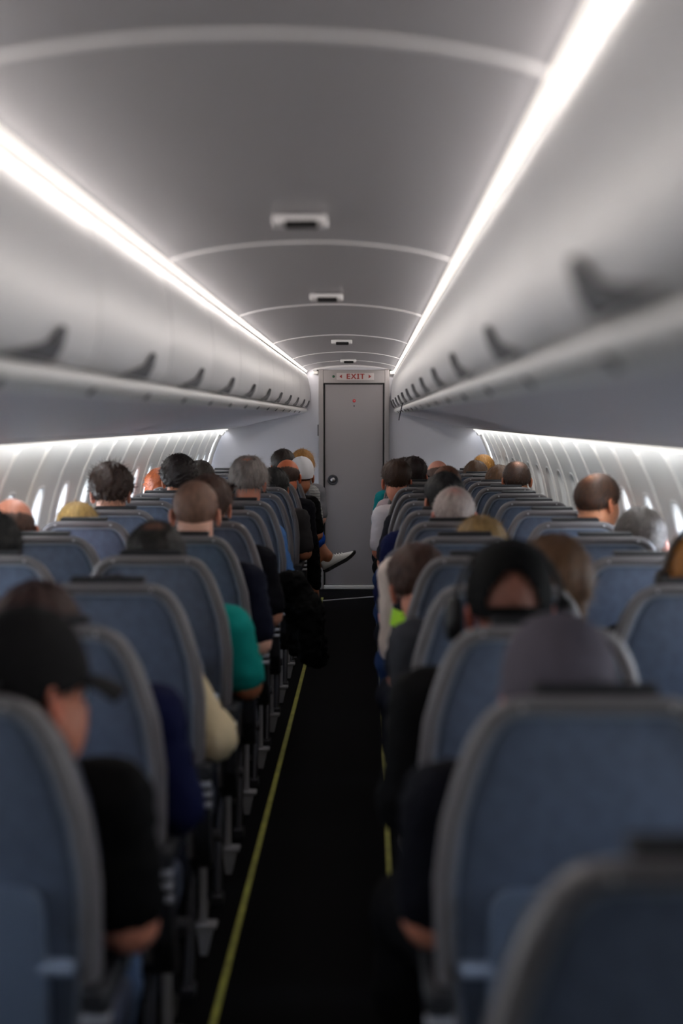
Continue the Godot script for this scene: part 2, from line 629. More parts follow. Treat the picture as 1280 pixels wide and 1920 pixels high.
# ------------------------------------------------------------------ overhead bins
func bins() -> void:
	var bp := 1.11
	# profiles for the right side (x > 0), mirrored for the left
	var door_prof := [Vector2(0.396, 1.902), Vector2(0.380, 1.880), Vector2(0.366, 1.83), Vector2(0.357, 1.77), Vector2(0.354, 1.71), Vector2(0.357, 1.66), Vector2(0.366, 1.62), Vector2(0.380, 1.598), Vector2(0.400, 1.594), Vector2(0.400, 1.61), Vector2(0.385, 1.65), Vector2(0.378, 1.71), Vector2(0.385, 1.80), Vector2(0.41, 1.902)]
	var under := PackedVector2Array([Vector2(0.43, 1.548), Vector2(0.60, 1.512), Vector2(0.78, 1.472), Vector2(0.925, 1.436), Vector2(0.925, 1.452), Vector2(0.60, 1.530), Vector2(0.43, 1.575)])
	var body := PackedVector2Array([Vector2(0.405, 1.60), Vector2(0.44, 1.58), Vector2(0.60, 1.535), Vector2(0.925, 1.456), Vector2(1.07, 1.43), Vector2(1.07, 1.80), Vector2(0.9, 1.93), Vector2(0.42, 1.93), Vector2(0.395, 1.80), Vector2(0.39, 1.70)])
	var service := PackedVector2Array([Vector2(0.935, 1.434), Vector2(1.0, 1.422), Vector2(1.062, 1.412), Vector2(1.066, 1.424), Vector2(0.935, 1.448)])
	for side in [-1, 1]:
		var nm := "left" if side < 0 else "right"
		var mir := Transform3D(Basis(Vector3(side, 0, 0), Vector3.UP, Vector3(0, 0, 1)), Vector3.ZERO)
		var l := bp - 0.006
		var ds := new_st()
		var rings := []
		for e in [[l / 2, 0.0], [-l / 2, 0.0]]:
			var p := PackedVector3Array()
			for q in door_prof:
				p.append(mir * Vector3(q.x + e[1], q.y, e[0]))
			rings.append(p)
		loft(ds, rings, true, true)
		var door_mesh := done(ds)
		var us := new_st()
		prism(us, under, -bp / 2 + 0.001, bp / 2 - 0.001, mir)
		var under_mesh := done(us)
		var bs := new_st()
		prism(bs, body, -bp / 2 + 0.0005, bp / 2 - 0.0005, mir)
		var body_mesh := done(bs)
		var ss := new_st()
		prism(ss, service, -bp / 2 + 0.001, bp / 2 - 0.001, mir)
		var service_mesh := done(ss)
		var gs := new_st()
		prism(gs, PackedVector2Array([Vector2(0.925, 1.4375), Vector2(0.935, 1.4355), Vector2(0.935, 1.447), Vector2(0.925, 1.451)]), -bp / 2 + 0.001, bp / 2 - 0.001, mir)
		var gasket_mesh := done(gs)
		# latch: a dark fin-shaped grip, low towards the viewer, high at its far end
		var ls := new_st()
		var lr := []
		for e in [[0.0, 0.0], [0.006, 0.004], [0.010, 0.012]]:
			var p := PackedVector3Array()
			for q in [Vector2(0.17, 0.0), Vector2(0.06, 0.010), Vector2(-0.06, 0.026), Vector2(-0.13, 0.046), Vector2(-0.165, 0.060), Vector2(-0.18, 0.058), Vector2(-0.186, 0.03), Vector2(-0.186, 0.0)]:
				var cxy := Vector2(-0.06, 0.012)
				var w: Vector2 = q + (cxy - q).normalized() * e[1]
				# follows the belly of the door
				var yy := 1.596 + w.y
				var xx: float = 0.3775 - 0.75 * w.y + 6.1 * w.y * w.y - e[0]
				p.append(mir * Vector3(xx, yy, w.x))
			lr.append(p)
		loft(ls, lr, true, false)
		var latch_mesh := done(ls)
		var rs := new_st()
		lathe(rs, [[0.001, 0.006], [0.010, 0.005], [0.012, 0.0], [0.012, -0.004]], 12, Transform3D(Basis(Vector3(0, 1, 0), -side * PI / 2), mir * Vector3(0.372, 1.606, -0.155)))
		var button_mesh := done(rs)
		for k in 14:
			var d := 1.36 + bp * k - bp
			if k == 13:
				continue
			var far := 13 - k
			var b := thing("overhead_bin", Vector3(0, 0, -d + 0.0), "pale overhead luggage bin on the %s, %s from the end wall" % [nm, ORD[far]], "luggage bin", "overhead bins on the %s" % nm)
			if k == 12:
				b.position.z = -13.448
				b.scale.z = 0.78
			part(b, "bin_body", body_mesh, M.bin)
			part(b, "bin_door", door_mesh, M.bin)
			var latch := part(b, "latch", latch_mesh, M.latch)
			part(latch, "latch_button", button_mesh, M.latch_red if side < 0 and k == 2 else M.latch)
			part(b, "bottom_panel", under_mesh, M.bin_under)
			part(b, "service_panel", service_mesh, M.service)
			part(b, "seam_gasket", gasket_mesh, M.slot)
			# lip rail under the doors
		var lip := [Vector2(0.402, 1.593), Vector2(0.385, 1.588), Vector2(0.378, 1.575), Vector2(0.386, 1.560), Vector2(0.405, 1.550), Vector2(0.432, 1.545), Vector2(0.432, 1.58)]
		var lst := new_st()
		var lrings := []
		for z in [0.9, -BULK + 0.02]:
			var p := PackedVector3Array()
			for q in lip:
				p.append(mir * Vector3(q.x, q.y, z))
			lrings.append(p)
		loft(lst, lrings, true, true)
		var rail := part(self, "trim_%d" % (2 if side < 0 else 3), done(lst), M.bin_lip)
		tag(rail, "rounded white lip rail under the %s bin doors" % nm, "trim", "", "structure")
		for r in ROWS:
			var zz := -(PITCH * (r + 1.9)) - 0.05
			if -zz < BULK - 0.3:
				part(rail, "row_placard", box_mesh(Vector3(0.004, 0.02, 0.03), 0.001), M.latch, Transform3D(Basis(Vector3(0, 0, 1), side * 0.75), mir * Vector3(0.391, 1.5545, zz)))

# ------------------------------------------------------------------ end wall
func bulkhead() -> void:
	var z := -BULK
	var st := new_st()
	box(st, Vector3(-0.79, 1.0, z - 0.03), Vector3(1.04, 2.2, 0.06), 0.002)
	box(st, Vector3(0.85, 1.0, z - 0.03), Vector3(1.04, 2.2, 0.06), 0.002)
	box(st, Vector3(0.03, 2.06, z - 0.03), Vector3(0.66, 0.3, 0.06), 0.002)
	box(st, Vector3(0.0, 1.05, z - 0.12), Vector3(2.7, 2.5, 0.05), 0.002)  # unseen backing added behind the door to keep sky light out
	box(st, Vector3(0.0, -0.05, z - 0.07), Vector3(2.6, 0.1, 0.14), 0.002)
	var w := part(self, "wall_front", done(st), M.bulk)
	tag(w, "pale lilac-grey end wall either side of the door", "wall", "", "structure")
	# door frame
	var fr := thing("trim_4", Vector3(0.03, 0, z), "grey metal frame around the end wall door", "trim", "", "structure")
	for s in [-1, 1]:
		part(fr, "jamb", box_mesh(Vector3(0.042, 1.93, 0.07), 0.005), M.frame, at(s * 0.288, 0.965, 0.01))
	part(fr, "header", box_mesh(Vector3(0.534, 0.115, 0.07), 0.004), M.frame, at(0, 1.868, 0.01))
	var arch := new_st()
	var rings := []
	for i in 13:
		var u := -1 + i / 6.0
		var p := PackedVector3Array()
		for q in [[0.0, 0.0], [0.03, 0.0], [0.03, 0.05], [0.0, 0.05]]:
			p.append(Vector3(u * 0.36, 1.922 + 0.03 * (1 - u * u) + q[0], q[1] + 0.0))
		rings.append(p)
	loft(arch, rings, true, true)
	part(fr, "arch_trim", done(arch), M.joint)
	for s in [-1, 1]:
		part(fr, "corner_block", box_mesh(Vector3(0.05, 0.03, 0.06), 0.006), M.wall_joint, at(s * 0.335, 1.902, 0.02))
	for s in [-1, 1]:
		part(fr, "seal", box_mesh(Vector3(0.012, 1.80, 0.012), 0.002), M.seal, at(s * 0.261, 0.905, 0.0))
	part(fr, "seal", box_mesh(Vector3(0.534, 0.012, 0.012), 0.002), M.seal, at(0, 1.806, 0.0))
	part(fr, "hinge", box_mesh(Vector3(0.012, 0.10, 0.012), 0.003), M.steel_dark, at(-0.312, 1.40, 0.03))
	# door
	var door := thing("door_1", Vector3(0.03, 0, z), "plain grey lavatory door at the far end of the aisle", "door", "", "structure")
	part(door, "door_leaf", box_mesh(Vector3(0.508, 1.76, 0.03), 0.004), M.door, at(0, 0.92, 0.0))
	part(door, "threshold", box_mesh(Vector3(0.53, 0.035, 0.06), 0.006), M.bin_lip, at(0, 0.0195, 0.02))
	var kn := new_st()
	lathe(kn, [[0.046, 0.0], [0.046, 0.006], [0.040, 0.010], [0.032, 0.009], [0.028, 0.004], [0.001, 0.004]], 24, at(-0.185, 0.965, 0.015))
	var ring := part(door, "handle_ring", done(kn), M.steel_dark)
	var kb := new_st()
	lathe(kb, [[0.020, 0.0], [0.021, 0.010], [0.017, 0.018], [0.009, 0.021], [0.001, 0.021]], 16, at(-0.185, 0.965, 0.018))
	part(ring, "knob", done(kb), M.metal)
	var rd := new_st()
	lathe(rd, [[0.014, 0.0], [0.014, 0.003], [0.011, 0.005], [0.001, 0.005]], 20, at(0.002, 1.657, 0.015))
	var dot := part(door, "red_disc", done(rd), M.dot_red)
	var bar := new_st()
	box(bar, Vector3(0.002, 1.657, 0.0205), Vector3(0.014, 0.004, 0.002), 0.0005)
	part(dot, "white_bar", done(bar), M.sign)
	var lk := new_st()
	lathe(lk, [[0.006, 0.0], [0.006, 0.004], [0.001, 0.005]], 12, at(0.002, 1.612, 0.015))
	part(door, "lock_slot", done(lk), M.steel_dark)
	# EXIT sign on the header
	var sg := thing("exit_sign", Vector3(0.042, 1.868, z + 0.045), "pale EXIT sign with red letters and arrows above the door", "sign")
	part(sg, "plate", box_mesh(Vector3(0.325, 0.064, 0.008), 0.002), M.sign, at(0, 0, 0.004))
	var tm := TextMesh.new()
	tm.text = "EXIT"
	var font := SystemFont.new()
	font.font_names = PackedStringArray(["Droid Sans"])
	font.font_weight = 700
	tm.font = font
	tm.font_size = 32
	tm.pixel_size = 0.00195
	tm.depth = 0.003
	part(sg, "lettering", tm, M.sign_red, Transform3D(Basis.from_scale(Vector3(1.25, 1, 1)), Vector3(0, 0, 0.0095)))
	for s in [-1, 1]:
		var ts := new_st()
		prism(ts, PackedVector2Array([Vector2(s * 0.138, 0), Vector2(s * 0.116, 0.018), Vector2(s * 0.116, -0.018)]), 0.008, 0.011)
		part(sg, "arrow", done(ts), M.sign_red)
	var gd := new_st()
	lathe(gd, [[0.011, 0.0], [0.011, 0.003], [0.001, 0.005]], 16, at(-0.19, 0.0, 0.0))
	part(sg, "green_dot", done(gd), M.dot_green)
	# pale strip standing in for a sunbeam streak on the floor before the door
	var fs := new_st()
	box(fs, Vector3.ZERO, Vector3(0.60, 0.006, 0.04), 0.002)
	var sun_streak := part(self, "floor_sun_streak", done(fs), M.leg, Transform3D(Basis(Vector3.UP, 0.62), Vector3(-0.02, 0.0032, -13.12)))
	tag(sun_streak, "pale strip standing for a sunlight streak across the floor before the door", "floor strip")

# ------------------------------------------------------------------ seats
func row_z(n: int) -> float:
	return -PITCH * (n + 0.9)

const TILT := 0.23
func back_z(h: float) -> float:
	return -(1.098 - h) * TILT

func half_width(h: float) -> float:
	# outline of the seat back against height
	var pts := [[0.36, 0.200], [0.50, 0.212], [0.66, 0.230], [0.80, 0.234], [0.90, 0.224], [0.97, 0.206], [1.02, 0.190], [1.05, 0.176], [1.072, 0.160], [1.086, 0.143], [1.094, 0.126], [1.098, 0.105]]
	for i in pts.size() - 1:
		if h <= pts[i + 1][0]:
			return lerpf(pts[i][1], pts[i + 1][1], clampf((h - pts[i][0]) / (pts[i + 1][0] - pts[i][0]), 0, 1))
	return 0.105

func outline() -> Array:
	var o := []
	for h in [0.36, 0.45, 0.55, 0.66, 0.73, 0.80, 0.86, 0.90, 0.94, 0.97, 1.0, 1.02, 1.038, 1.055, 1.07, 1.082, 1.091, 1.0965]:
		o.append(Vector2(-half_width(h), h))
	for x in [-0.09, -0.045, 0.0, 0.045, 0.09]:
		o.append(Vector2(x, 1.098))
	for i in range(17, -1, -1):
		o.append(Vector2(-o[i].x, o[i].y))
	return o

func on_back(p: Vector2, depth: float) -> Vector3:
	# depth > 0 towards the viewer behind the seat
	return Vector3(p.x, p.y + depth * TILT, back_z(p.y) + depth)

func sweep_frame(w: float, prof: Array) -> ArrayMesh:
	var o := outline()
	var st := new_st()
	var rings := []
	for i in o.size():
		var d: Vector2 = (o[mini(i + 1, o.size() - 1)] - o[maxi(i - 1, 0)]).normalized()
		var inn := Vector2(d.y, -d.x)
		var p := PackedVector3Array()
		for q in prof:
			p.append(on_back(o[i] + inn * q[0] * w, q[1]))
		rings.append(p)
	loft(st, rings, true, true)
	return done(st)

func seat_parts() -> Dictionary:
	var s := {}
	s.frame = sweep_frame(1.0, [[0.0, -0.045], [0.0, -0.012], [0.004, -0.003], [0.012, 0.002], [0.020, 0.001], [0.026, -0.004], [0.029, -0.012], [0.029, -0.045]])
	s.rim_highlight = sweep_frame(1.0, [[0.028, -0.013], [0.029, -0.008], [0.032, -0.007], [0.035, -0.009], [0.034, -0.015], [0.030, -0.017]])
	# inner panel
	var st := new_st()
	var rings := []
	var hs := [0.37, 0.45, 0.55, 0.65, 0.75, 0.83, 0.90, 0.95, 0.99, 1.02, 1.045, 1.058, 1.068]
	for h in hs:
		var hw := half_width(h + 0.024) - 0.026
		if h < 0.9:
			hw = half_width(h) - 0.026
		var p := PackedVector3Array()
		for j in 17:
			var u := -1 + j / 8.0
			p.append(on_back(Vector2(u * hw, h), -0.018 + 0.014 * (1 - pow(absf(u), 2.5)) * smoothstep(1.07, 0.95, h)))
		for j in 17:
			var u := 1 - j / 8.0
			p.append(on_back(Vector2(u * hw, h), -0.036))
		rings.append(p)
	loft(st, rings, true, true)
	s.panel = done(st)
	# front cushion of the back with head bolster
	st = new_st()
	rings = []
	for h in [0.40, 0.42, 0.50, 0.62, 0.74, 0.84, 0.90, 0.93, 0.98, 1.03, 1.06, 1.08, 1.09]:
		var hw2 := half_width(h) - 0.006
		var th := 0.045 + (0.025 if h < 0.66 else 0.012) + (0.022 if h > 0.91 else 0.0)
		if h > 1.05 or h < 0.41:
			th *= 0.7
		var p := PackedVector3Array()
		for j in 9:
			var u := -1 + j / 4.0
			p.append(on_back(Vector2(u * hw2, h), -0.044))
		for j in 9:
			var u := 1 - j / 4.0
			p.append(on_back(Vector2(u * hw2, h), -0.044 - th * (0.75 + 0.25 * (1 - u * u)) - 0.012 * pow(absf(u), 3)))
		rings.append(p)
	loft(st, rings, true, true)
	s.cushion = done(st)
	# dark top bar
	st = new_st()
	box(st, Vector3(0, 1.1005, -0.034), Vector3(0.186, 0.013, 0.046), 0.004, Basis(Vector3.RIGHT, 0.10))
	s.bar = done(st)
	# seat pan
	st = new_st()
	rings = []
	for e in [[-0.17, 0.02], [-0.18, 0.0], [-0.40, 0.0], [-0.58, 0.0], [-0.615, 0.012], [-0.63, 0.035]]:
		var p := PackedVector3Array()
		for q in rr(0.42 - e[1], 0.105 - e[1], 0.03, 3):
			p.append(Vector3(q.x, 0.405 + q.y + 0.012 * smoothstep(-0.2, -0.6, e[0]), e[0]))
		rings.append(p)
	loft(st, rings, true, true)
	s.pan = done(st)
	# understructure beams
	st = new_st()
	for z in [-0.24, -0.50]:
		tube(st, [Vector3(-0.235, 0.335, z), Vector3(0.235, 0.335, z)], 0.018, 8)
	s.beam = done(st)
	# folded tray
	st = new_st()
	rings = []
	for e in [[-0.012, 0.0], [0.010, 0.0], [0.016, 0.006], [0.017, 0.02]]:
		var p := PackedVector3Array()
		for q in rr(0.30 - e[1], 0.27 - e[1], 0.035, 4):
			p.append(on_back(Vector2(q.x, 0.655 + q.y), e[0]))
		rings.append(p)
	loft(st, rings, true, false)
	s.tray = done(st)
	# tray arms (left/right)
	for sd in [-1, 1]:
		st = new_st()
		box(st, on_back(Vector2(sd * 0.165, 0.655), 0.004), Vector3(0.058, 0.022, 0.028), 0.006, Basis(Vector3.RIGHT, 0.2), 0.008)
		s["hinge%d" % sd] = done(st)
		st = new_st()
		lathe(st, [[0.0042, 0.0], [0.0042, 0.003], [0.001, 0.004]], 8, Transform3D(Basis(), on_back(Vector2(sd * 0.11, 1.078), 0.001)))
		s["screw%d" % sd] = done(st)
		# armrest
		st = new_st()
		rings = []
		for e in [[-0.085, 0.014], [-0.095, 0.0], [-0.30, 0.0], [-0.50, 0.002], [-0.525, 0.012], [-0.535, 0.028]]:
			var p := PackedVector3Array()
			for q in rr(0.048 - e[1], 0.042 - e[1], 0.009, 3):
				p.append(Vector3(sd * 0.224 + q.x, 0.605 + q.y, e[0]))
			rings.append(p)
		loft(st, rings, true, true)
		s["arm%d" % sd] = done(st)
		# pivot: three bright bands below the armrest's rear end
		st = new_st()
		for k in 3:
			box(st, Vector3(sd * 0.224, 0.572 - k * 0.027, -0.108), Vector3(0.044, 0.014, 0.03), 0.003)
		s["bands%d" % sd] = done(st)
		# side support down to the beam
		st = new_st()
		rings = []
		for e in [[0.585, 0.05, -0.125], [0.50, 0.062, -0.135], [0.42, 0.085, -0.16], [0.345, 0.09, -0.20], [0.335, 0.06, -0.21]]:
			var p := PackedVector3Array()
			for q in rr(0.038, e[1], 0.008, 2):
				p.append(Vector3(sd * 0.224 + q.x, e[0], e[2] + q.y))
			rings.append(p)
		loft(st, rings, true, false)
		s["support%d" % sd] = done(st)
		# legs: post, foot plate and wedge
		st = new_st()
		tube(st, [Vector3(sd * 0.182, 0.34, -0.50), Vector3(sd * 0.182, 0.08, -0.495)], 0.012, 8)
		s["leg_f%d" % sd] = done(st)
		st = new_st()
		tube(st, [Vector3(sd * 0.182, 0.33, -0.26), Vector3(sd * 0.182, 0.03, -0.15)], 0.013, 8)
		s["leg_r%d" % sd] = done(st)
		st = new_st()
		box(st, Vector3(sd * 0.192, 0.082, -0.495), Vector3(0.06, 0.012, 0.06), 0.003)
		prism(st, PackedVector2Array([Vector2(sd * 0.168, 0.08), Vector2(sd * 0.214, 0.08), Vector2(sd * 0.196, 0.0005), Vector2(sd * 0.176, 0.0005)]), -0.52, -0.47)
		s["foot%d" % sd] = done(st)
		st = new_st()
		box(st, Vector3(sd * 0.182, 0.018, -0.15), Vector3(0.035, 0.034, 0.07), 0.004)
		s["foot_r%d" % sd] = done(st)
	return s

func seats() -> void:
	var s := seat_parts()
	var proto := {}
	for col in ["left aisle", "left window", "right aisle", "right window"]:
		var side := -1 if col.begins_with("left") else 1
		var aisle: bool = col.ends_with("aisle")
		var x := side * (AISLE_X if aisle else WINDOW_X)
		var first: int = {"left aisle": 2, "left window": 4, "right aisle": 1, "right window": 4}[col]
		for n in range(first, ROWS + 1):
			var label := "blue-grey %s seat %s of the aisle, %s row back from the end wall" % ["aisle" if aisle else "window", "left" if side < 0 else "right", ORD[ROWS + 1 - n]]
			var o: Node3D
			if proto.has(col):
				o = proto[col].duplicate()
				o.name = numbered("airline_seat")
				add_child(o)
				o.position = Vector3(x, 0, row_z(n))
				o.set_meta("label", label)
			else:
				o = thing("airline_seat", Vector3(x, 0, row_z(n)), label, "seat", "%s column of seats" % col)
				proto[col] = o
				if n == 1:
					o.position.z += 0.07
				var fr := part(o, "back_frame", s.frame, M.shell)
				part(fr, "rim_highlight", s.rim_highlight, M.rim_highlight)
				for sd in [-1, 1]:
					part(fr, "screw", s["screw%d" % sd], M.screw)
				part(o, "back_panel", s.panel, M.panel)
				part(o, "back_cushion", s.cushion, M.leather)
				part(o, "headrest_bar", s.bar, M.bar)
				part(o, "seat_cushion", s.pan, M.leather)
				part(o, "base_beam", s.beam, M.steel_dark)
				var tr := part(o, "tray_table", s.tray, M.tray)
				for sd in [-1, 1]:
					part(tr, "tray_arm", s["hinge%d" % sd], M.hinge)
				# the aisle seat carries both armrests, the window seat the one at the wall
				var sds: Array = [-side, side] if aisle else [side]
				for sd in sds:
					var arm := part(o, "armrest", s["arm%d" % sd], M.arm)
					part(arm, "pivot_bands", s["bands%d" % sd], M.leg)
					part(o, "armrest_support", s["support%d" % sd], M.arm)
				var lg: int = -side if aisle else side
				for k in ["f", "r"]:
					var leg := part(o, "leg", s["leg_%s%d" % [k, lg]], M.leg if k == "f" else M.steel_dark)
					part(leg, "foot", s[("foot%d" if k == "f" else "foot_r%d") % lg], M.leg if k == "f" else M.steel_dark)
				var lg2 := -lg
				for k in ["f", "r"]:
					var leg := part(o, "leg", s["leg_%s%d" % [k, lg2]], M.leg)
					part(leg, "foot", s[("foot%d" if k == "f" else "foot_r%d") % lg2], M.leg)

# ------------------------------------------------------------------ bodies
func nets(bones: Array, cell: float, k: float, fold := 0.0) -> Array:
	# surface nets over the smooth union of tapered capsules [a, b, ra, rb]
	var lo := Vector3.ONE * 1e9
	var hi := -lo
	for b in bones:
		var r: float = maxf(b[2], b[3]) + k + 3 * cell
		for p in [b[0], b[1]]:
			lo = lo.min(p - Vector3.ONE * r)
			hi = hi.max(p + Vector3.ONE * r)
	var nx := int((hi.x - lo.x) / cell) + 2
	var ny := int((hi.y - lo.y) / cell) + 2
	var nz := int((hi.z - lo.z) / cell) + 2
	var F := PackedFloat32Array()
	F.resize(nx * ny * nz)
	F.fill(1.0)
	var sx := 1
	var sy := nx
	var sz := nx * ny
	for b in bones:
		var a: Vector3 = b[0]
		var ab: Vector3 = b[1] - a
		var ra: float = b[2]
		var rd: float = b[3] - ra
		var il := 1.0 / maxf(ab.length_squared(), 1e-9)
		var m: float = maxf(ra, b[3]) + k * 0.5 + 2.0 * cell
		var l: Vector3 = (a.min(b[1]) - Vector3.ONE * m - lo) / cell
		var h: Vector3 = (a.max(b[1]) + Vector3.ONE * m - lo) / cell
		for z in range(maxi(int(l.z), 0), mini(int(h.z) + 2, nz)):
			for y in range(maxi(int(l.y), 0), mini(int(h.y) + 2, ny)):
				var at0 := y * sy + z * sz
				for x in range(maxi(int(l.x), 0), mini(int(h.x) + 2, nx)):
					var q := Vector3(lo.x + x * cell, lo.y + y * cell, lo.z + z * cell) - a
					var t := clampf(q.dot(ab) * il, 0.0, 1.0)
					var d := (q - ab * t).length() - ra - rd * t
					var f := F[at0 + x]
					var e := k - absf(f - d)
					F[at0 + x] = minf(f, d) - (e * e * 0.25 / k if e > 0.0 else 0.0)
	var V := PackedVector3Array()
	var I := PackedInt32Array()
	var at_cell := {}
	var off := [0, sx, sy, sx + sy, sz, sx + sz, sy + sz, sx + sy + sz]
	var far := 2.0 * cell
	for z in nz - 1:
		for y in ny - 1:
			var base := y * sy + z * sz
			for x in nx - 1:
				var i0 := base + x
				var f0 := F[i0]
				if f0 > far or f0 < -far:
					continue
				var mask := 0
				for c in 8:
					if F[i0 + off[c]] < 0.0:
						mask |= 1 << c
				if mask == 0 or mask == 255:
					continue
				var s := Vector3.ZERO
				var n := 0
				for c in 8:
					for ax in 3:
						var bit := 1 << ax
						if c & bit:
							continue
						var c2: int = c | bit
						var fa := F[i0 + off[c]]
						var fb := F[i0 + off[c2]]
						if (fa < 0.0) == (fb < 0.0):
							continue
						var t := fa / (fa - fb)
						var p := Vector3(c & 1, (c >> 1) & 1, (c >> 2) & 1)
						p[ax] += t
						s += p
						n += 1
				var w := lo + (Vector3(x, y, z) + s / n) * cell
				if fold > 0.0:
					w += Vector3(fnoise.get_noise_3d(w.x * 10, w.y * 24, w.z * 12), fnoise.get_noise_3d(w.x * 14 + 50, w.y * 12, w.z * 17), fnoise.get_noise_3d(w.x * 12, w.y * 24 + 90, w.z * 11)) * fold
				at_cell[i0] = V.size()
				V.append(w)
	for i0: int in at_cell:
		var v0: int = at_cell[i0]
		var f0 := F[i0]
		for ax in 3:
			var s1: int = [sx, sy, sz][ax]
			var u: int = [sy, sz, sx][ax]
			var w: int = [sz, sx, sy][ax]
			var f1 := F[i0 + s1]
			if (f0 < 0.0) == (f1 < 0.0):
				continue
			if not (at_cell.has(i0 - u) and at_cell.has(i0 - w) and at_cell.has(i0 - u - w)):
				continue
			var a: int = at_cell[i0 - u]
			var b: int = at_cell[i0 - u - w]
			var c: int = at_cell[i0 - w]
			if f0 < 0.0:
				I.append_array([v0, b, a, v0, c, b])
			else:
				I.append_array([v0, a, b, v0, b, c])
	return [V, I]

func nets_mesh(bones: Array, cell: float, k: float, fold := 0.0) -> ArrayMesh:
	var r := nets(bones, cell, k, fold)
	var arr := []
	arr.resize(Mesh.ARRAY_MAX)
	arr[Mesh.ARRAY_VERTEX] = r[0]
	arr[Mesh.ARRAY_INDEX] = r[1]
	var col := PackedColorArray()
	col.resize(r[0].size())
	col.fill(Color(1, 1, 1))
	arr[Mesh.ARRAY_COLOR] = col
	var am := ArrayMesh.new()
	am.add_surface_from_arrays(Mesh.PRIMITIVE_TRIANGLES, arr)
	var st := SurfaceTool.new()
	st.create_from(am, 0)
	st.generate_normals()
	return st.commit()

# ---- head: a radial surface about the head's centre, -z is the face
func ray_ellipsoid(d: Vector3, c: Vector3, r: Vector3) -> float:
	var dr := d / r
	var cr := c / r
	var A := dr.length_squared()
	var B := -2.0 * dr.dot(cr)
	var C := cr.length_squared() - 1.0
	var q := B * B - 4 * A * C
	return 0.0 if q < 0 else (-B + sqrt(q)) / (2 * A)

func bump(d: Vector3, to: Vector3, width: float) -> float:
	var a := 1.0 - d.dot(to)
	return exp(-a / (width * width))

func head_r(d: Vector3) -> float:
	var a := ray_ellipsoid(d, Vector3(0, 0.028, 0.010), Vector3(0.0765, 0.087, 0.098))
	var b := ray_ellipsoid(d, Vector3(0, -0.042, -0.034), Vector3(0.058, 0.076, 0.066))
	var k := 0.022
	var e := maxf(k - absf(a - b), 0.0)
	var r := maxf(a, b) + e * e * 0.25 / k
	if d.z < -0.2:
		r += 0.020 * bump(d, Vector3(0, -0.22, -1).normalized(), 0.11)
		r += 0.008 * bump(d, Vector3(0, -0.06, -1).normalized(), 0.10)
		r += 0.006 * bump(d, Vector3(0, 0.28, -1).normalized(), 0.3)
		r += 0.005 * bump(d, Vector3(0, -0.62, -0.9).normalized(), 0.10)
		r += 0.006 * bump(d, Vector3(0, -1.0, -0.75).normalized(), 0.22)
		for s in [-1, 1]:
			r -= 0.009 * bump(d, Vector3(s * 0.40, 0.08, -1).normalized(), 0.16)
			r += 0.004 * bump(d, Vector3(s * 0.62, -0.25, -1).normalized(), 0.2)
	return r

func sph(u: float, v: float) -> Vector3:
	# u: azimuth from the back (0) round to the front (PI), v: elevation
	return Vector3(sin(u) * cos(v), sin(v), cos(u) * cos(v))

func head_mesh() -> ArrayMesh:
	if cache.has("head"):
		return cache.head
	var st := new_st()
	var NU := 56
	var NV := 40
	var lip := Vector3(0, -0.62, -0.9).normalized()
	for i in NV:
		for j in NU:
			var q := []
			for c in [[0, 0], [1, 0], [1, 1], [0, 1]]:
				var d := sph(TAU * (j + c[0]) / NU, -PI / 2 + PI * (i + c[1]) / NV)
				q.append(d)
			for n in [0, 2, 1, 0, 3, 2]:
				var d: Vector3 = q[n]
				var l := exp(-pow(d.x / 0.20, 4.0) - pow((d.y - lip.y) / 0.07, 2.0)) if d.z < -0.3 else 0.0
				st.set_smooth_group(0)
				st.set_color(Color(1, 1, 1).lerp(Color(0.85, 0.55, 0.52), clampf(l, 0, 1)))
				st.add_vertex(d * head_r(d))
	# ears
	for s in [-1, 1]:
		var rings := []
		var C := Vector3(s * 0.079, -0.012, 0.012)
		var ax := Vector3(s * 0.42, 0, 1).normalized()      # towards the back edge, flaring out
		var up := Vector3(0, 1, 0.18).normalized()
		var nrm: Vector3 = ax.cross(up).normalized() * -s
		for e in [[0.02, -0.004], [0.9, -0.006], [1.0, 0.0], [0.93, 0.005], [0.75, 0.004], [0.62, -0.002], [0.25, -0.004], [0.02, -0.004]]:
			var p := PackedVector3Array()
			for j in 20:
				var a := TAU * j / 20
				var w := 0.018 * (1.0 + 0.18 * sin(a))
				p.append(C + ax * (cos(a) * w * e[0] + 0.008) + up * (sin(a) * 0.032 * e[0]) + nrm * e[1])
			rings.append(p)
		var est := new_st()
		loft(est, rings, false)
		est.generate_normals()
		var em := est.commit()
		var arr := em.surface_get_arrays(0)
		for i in arr[Mesh.ARRAY_VERTEX].size():
			st.set_smooth_group(1)
			st.set_color(Color(1.0, 0.80, 0.76))
			st.add_vertex(arr[Mesh.ARRAY_VERTEX][i])
	cache.head = done(st)
	return cache.head

func eyes_mesh() -> ArrayMesh:
	if cache.has("eyes"):
		return cache.eyes
	var st := new_st()
	for s in [-1, 1]:
		var c := Vector3(s * 0.031, 0.006, -0.0755)
		for i in 10:
			for j in 12:
				for n in [[0, 0], [1, 1], [1, 0], [0, 0], [0, 1], [1, 1]]:
					var th: float = PI * (i + n[0]) / 10.0
					var ph: float = TAU * (j + n[1]) / 12.0
					var d := Vector3(sin(th) * cos(ph), sin(th) * sin(ph), -cos(th))
					st.set_smooth_group(0)
					st.set_color(Color(0.05, 0.035, 0.025) if i < 2 else (Color(0.8, 0.79, 0.77)))
					st.add_vertex(c + d * 0.0112)
	cache.eyes = done(st)
	return cache.eyes

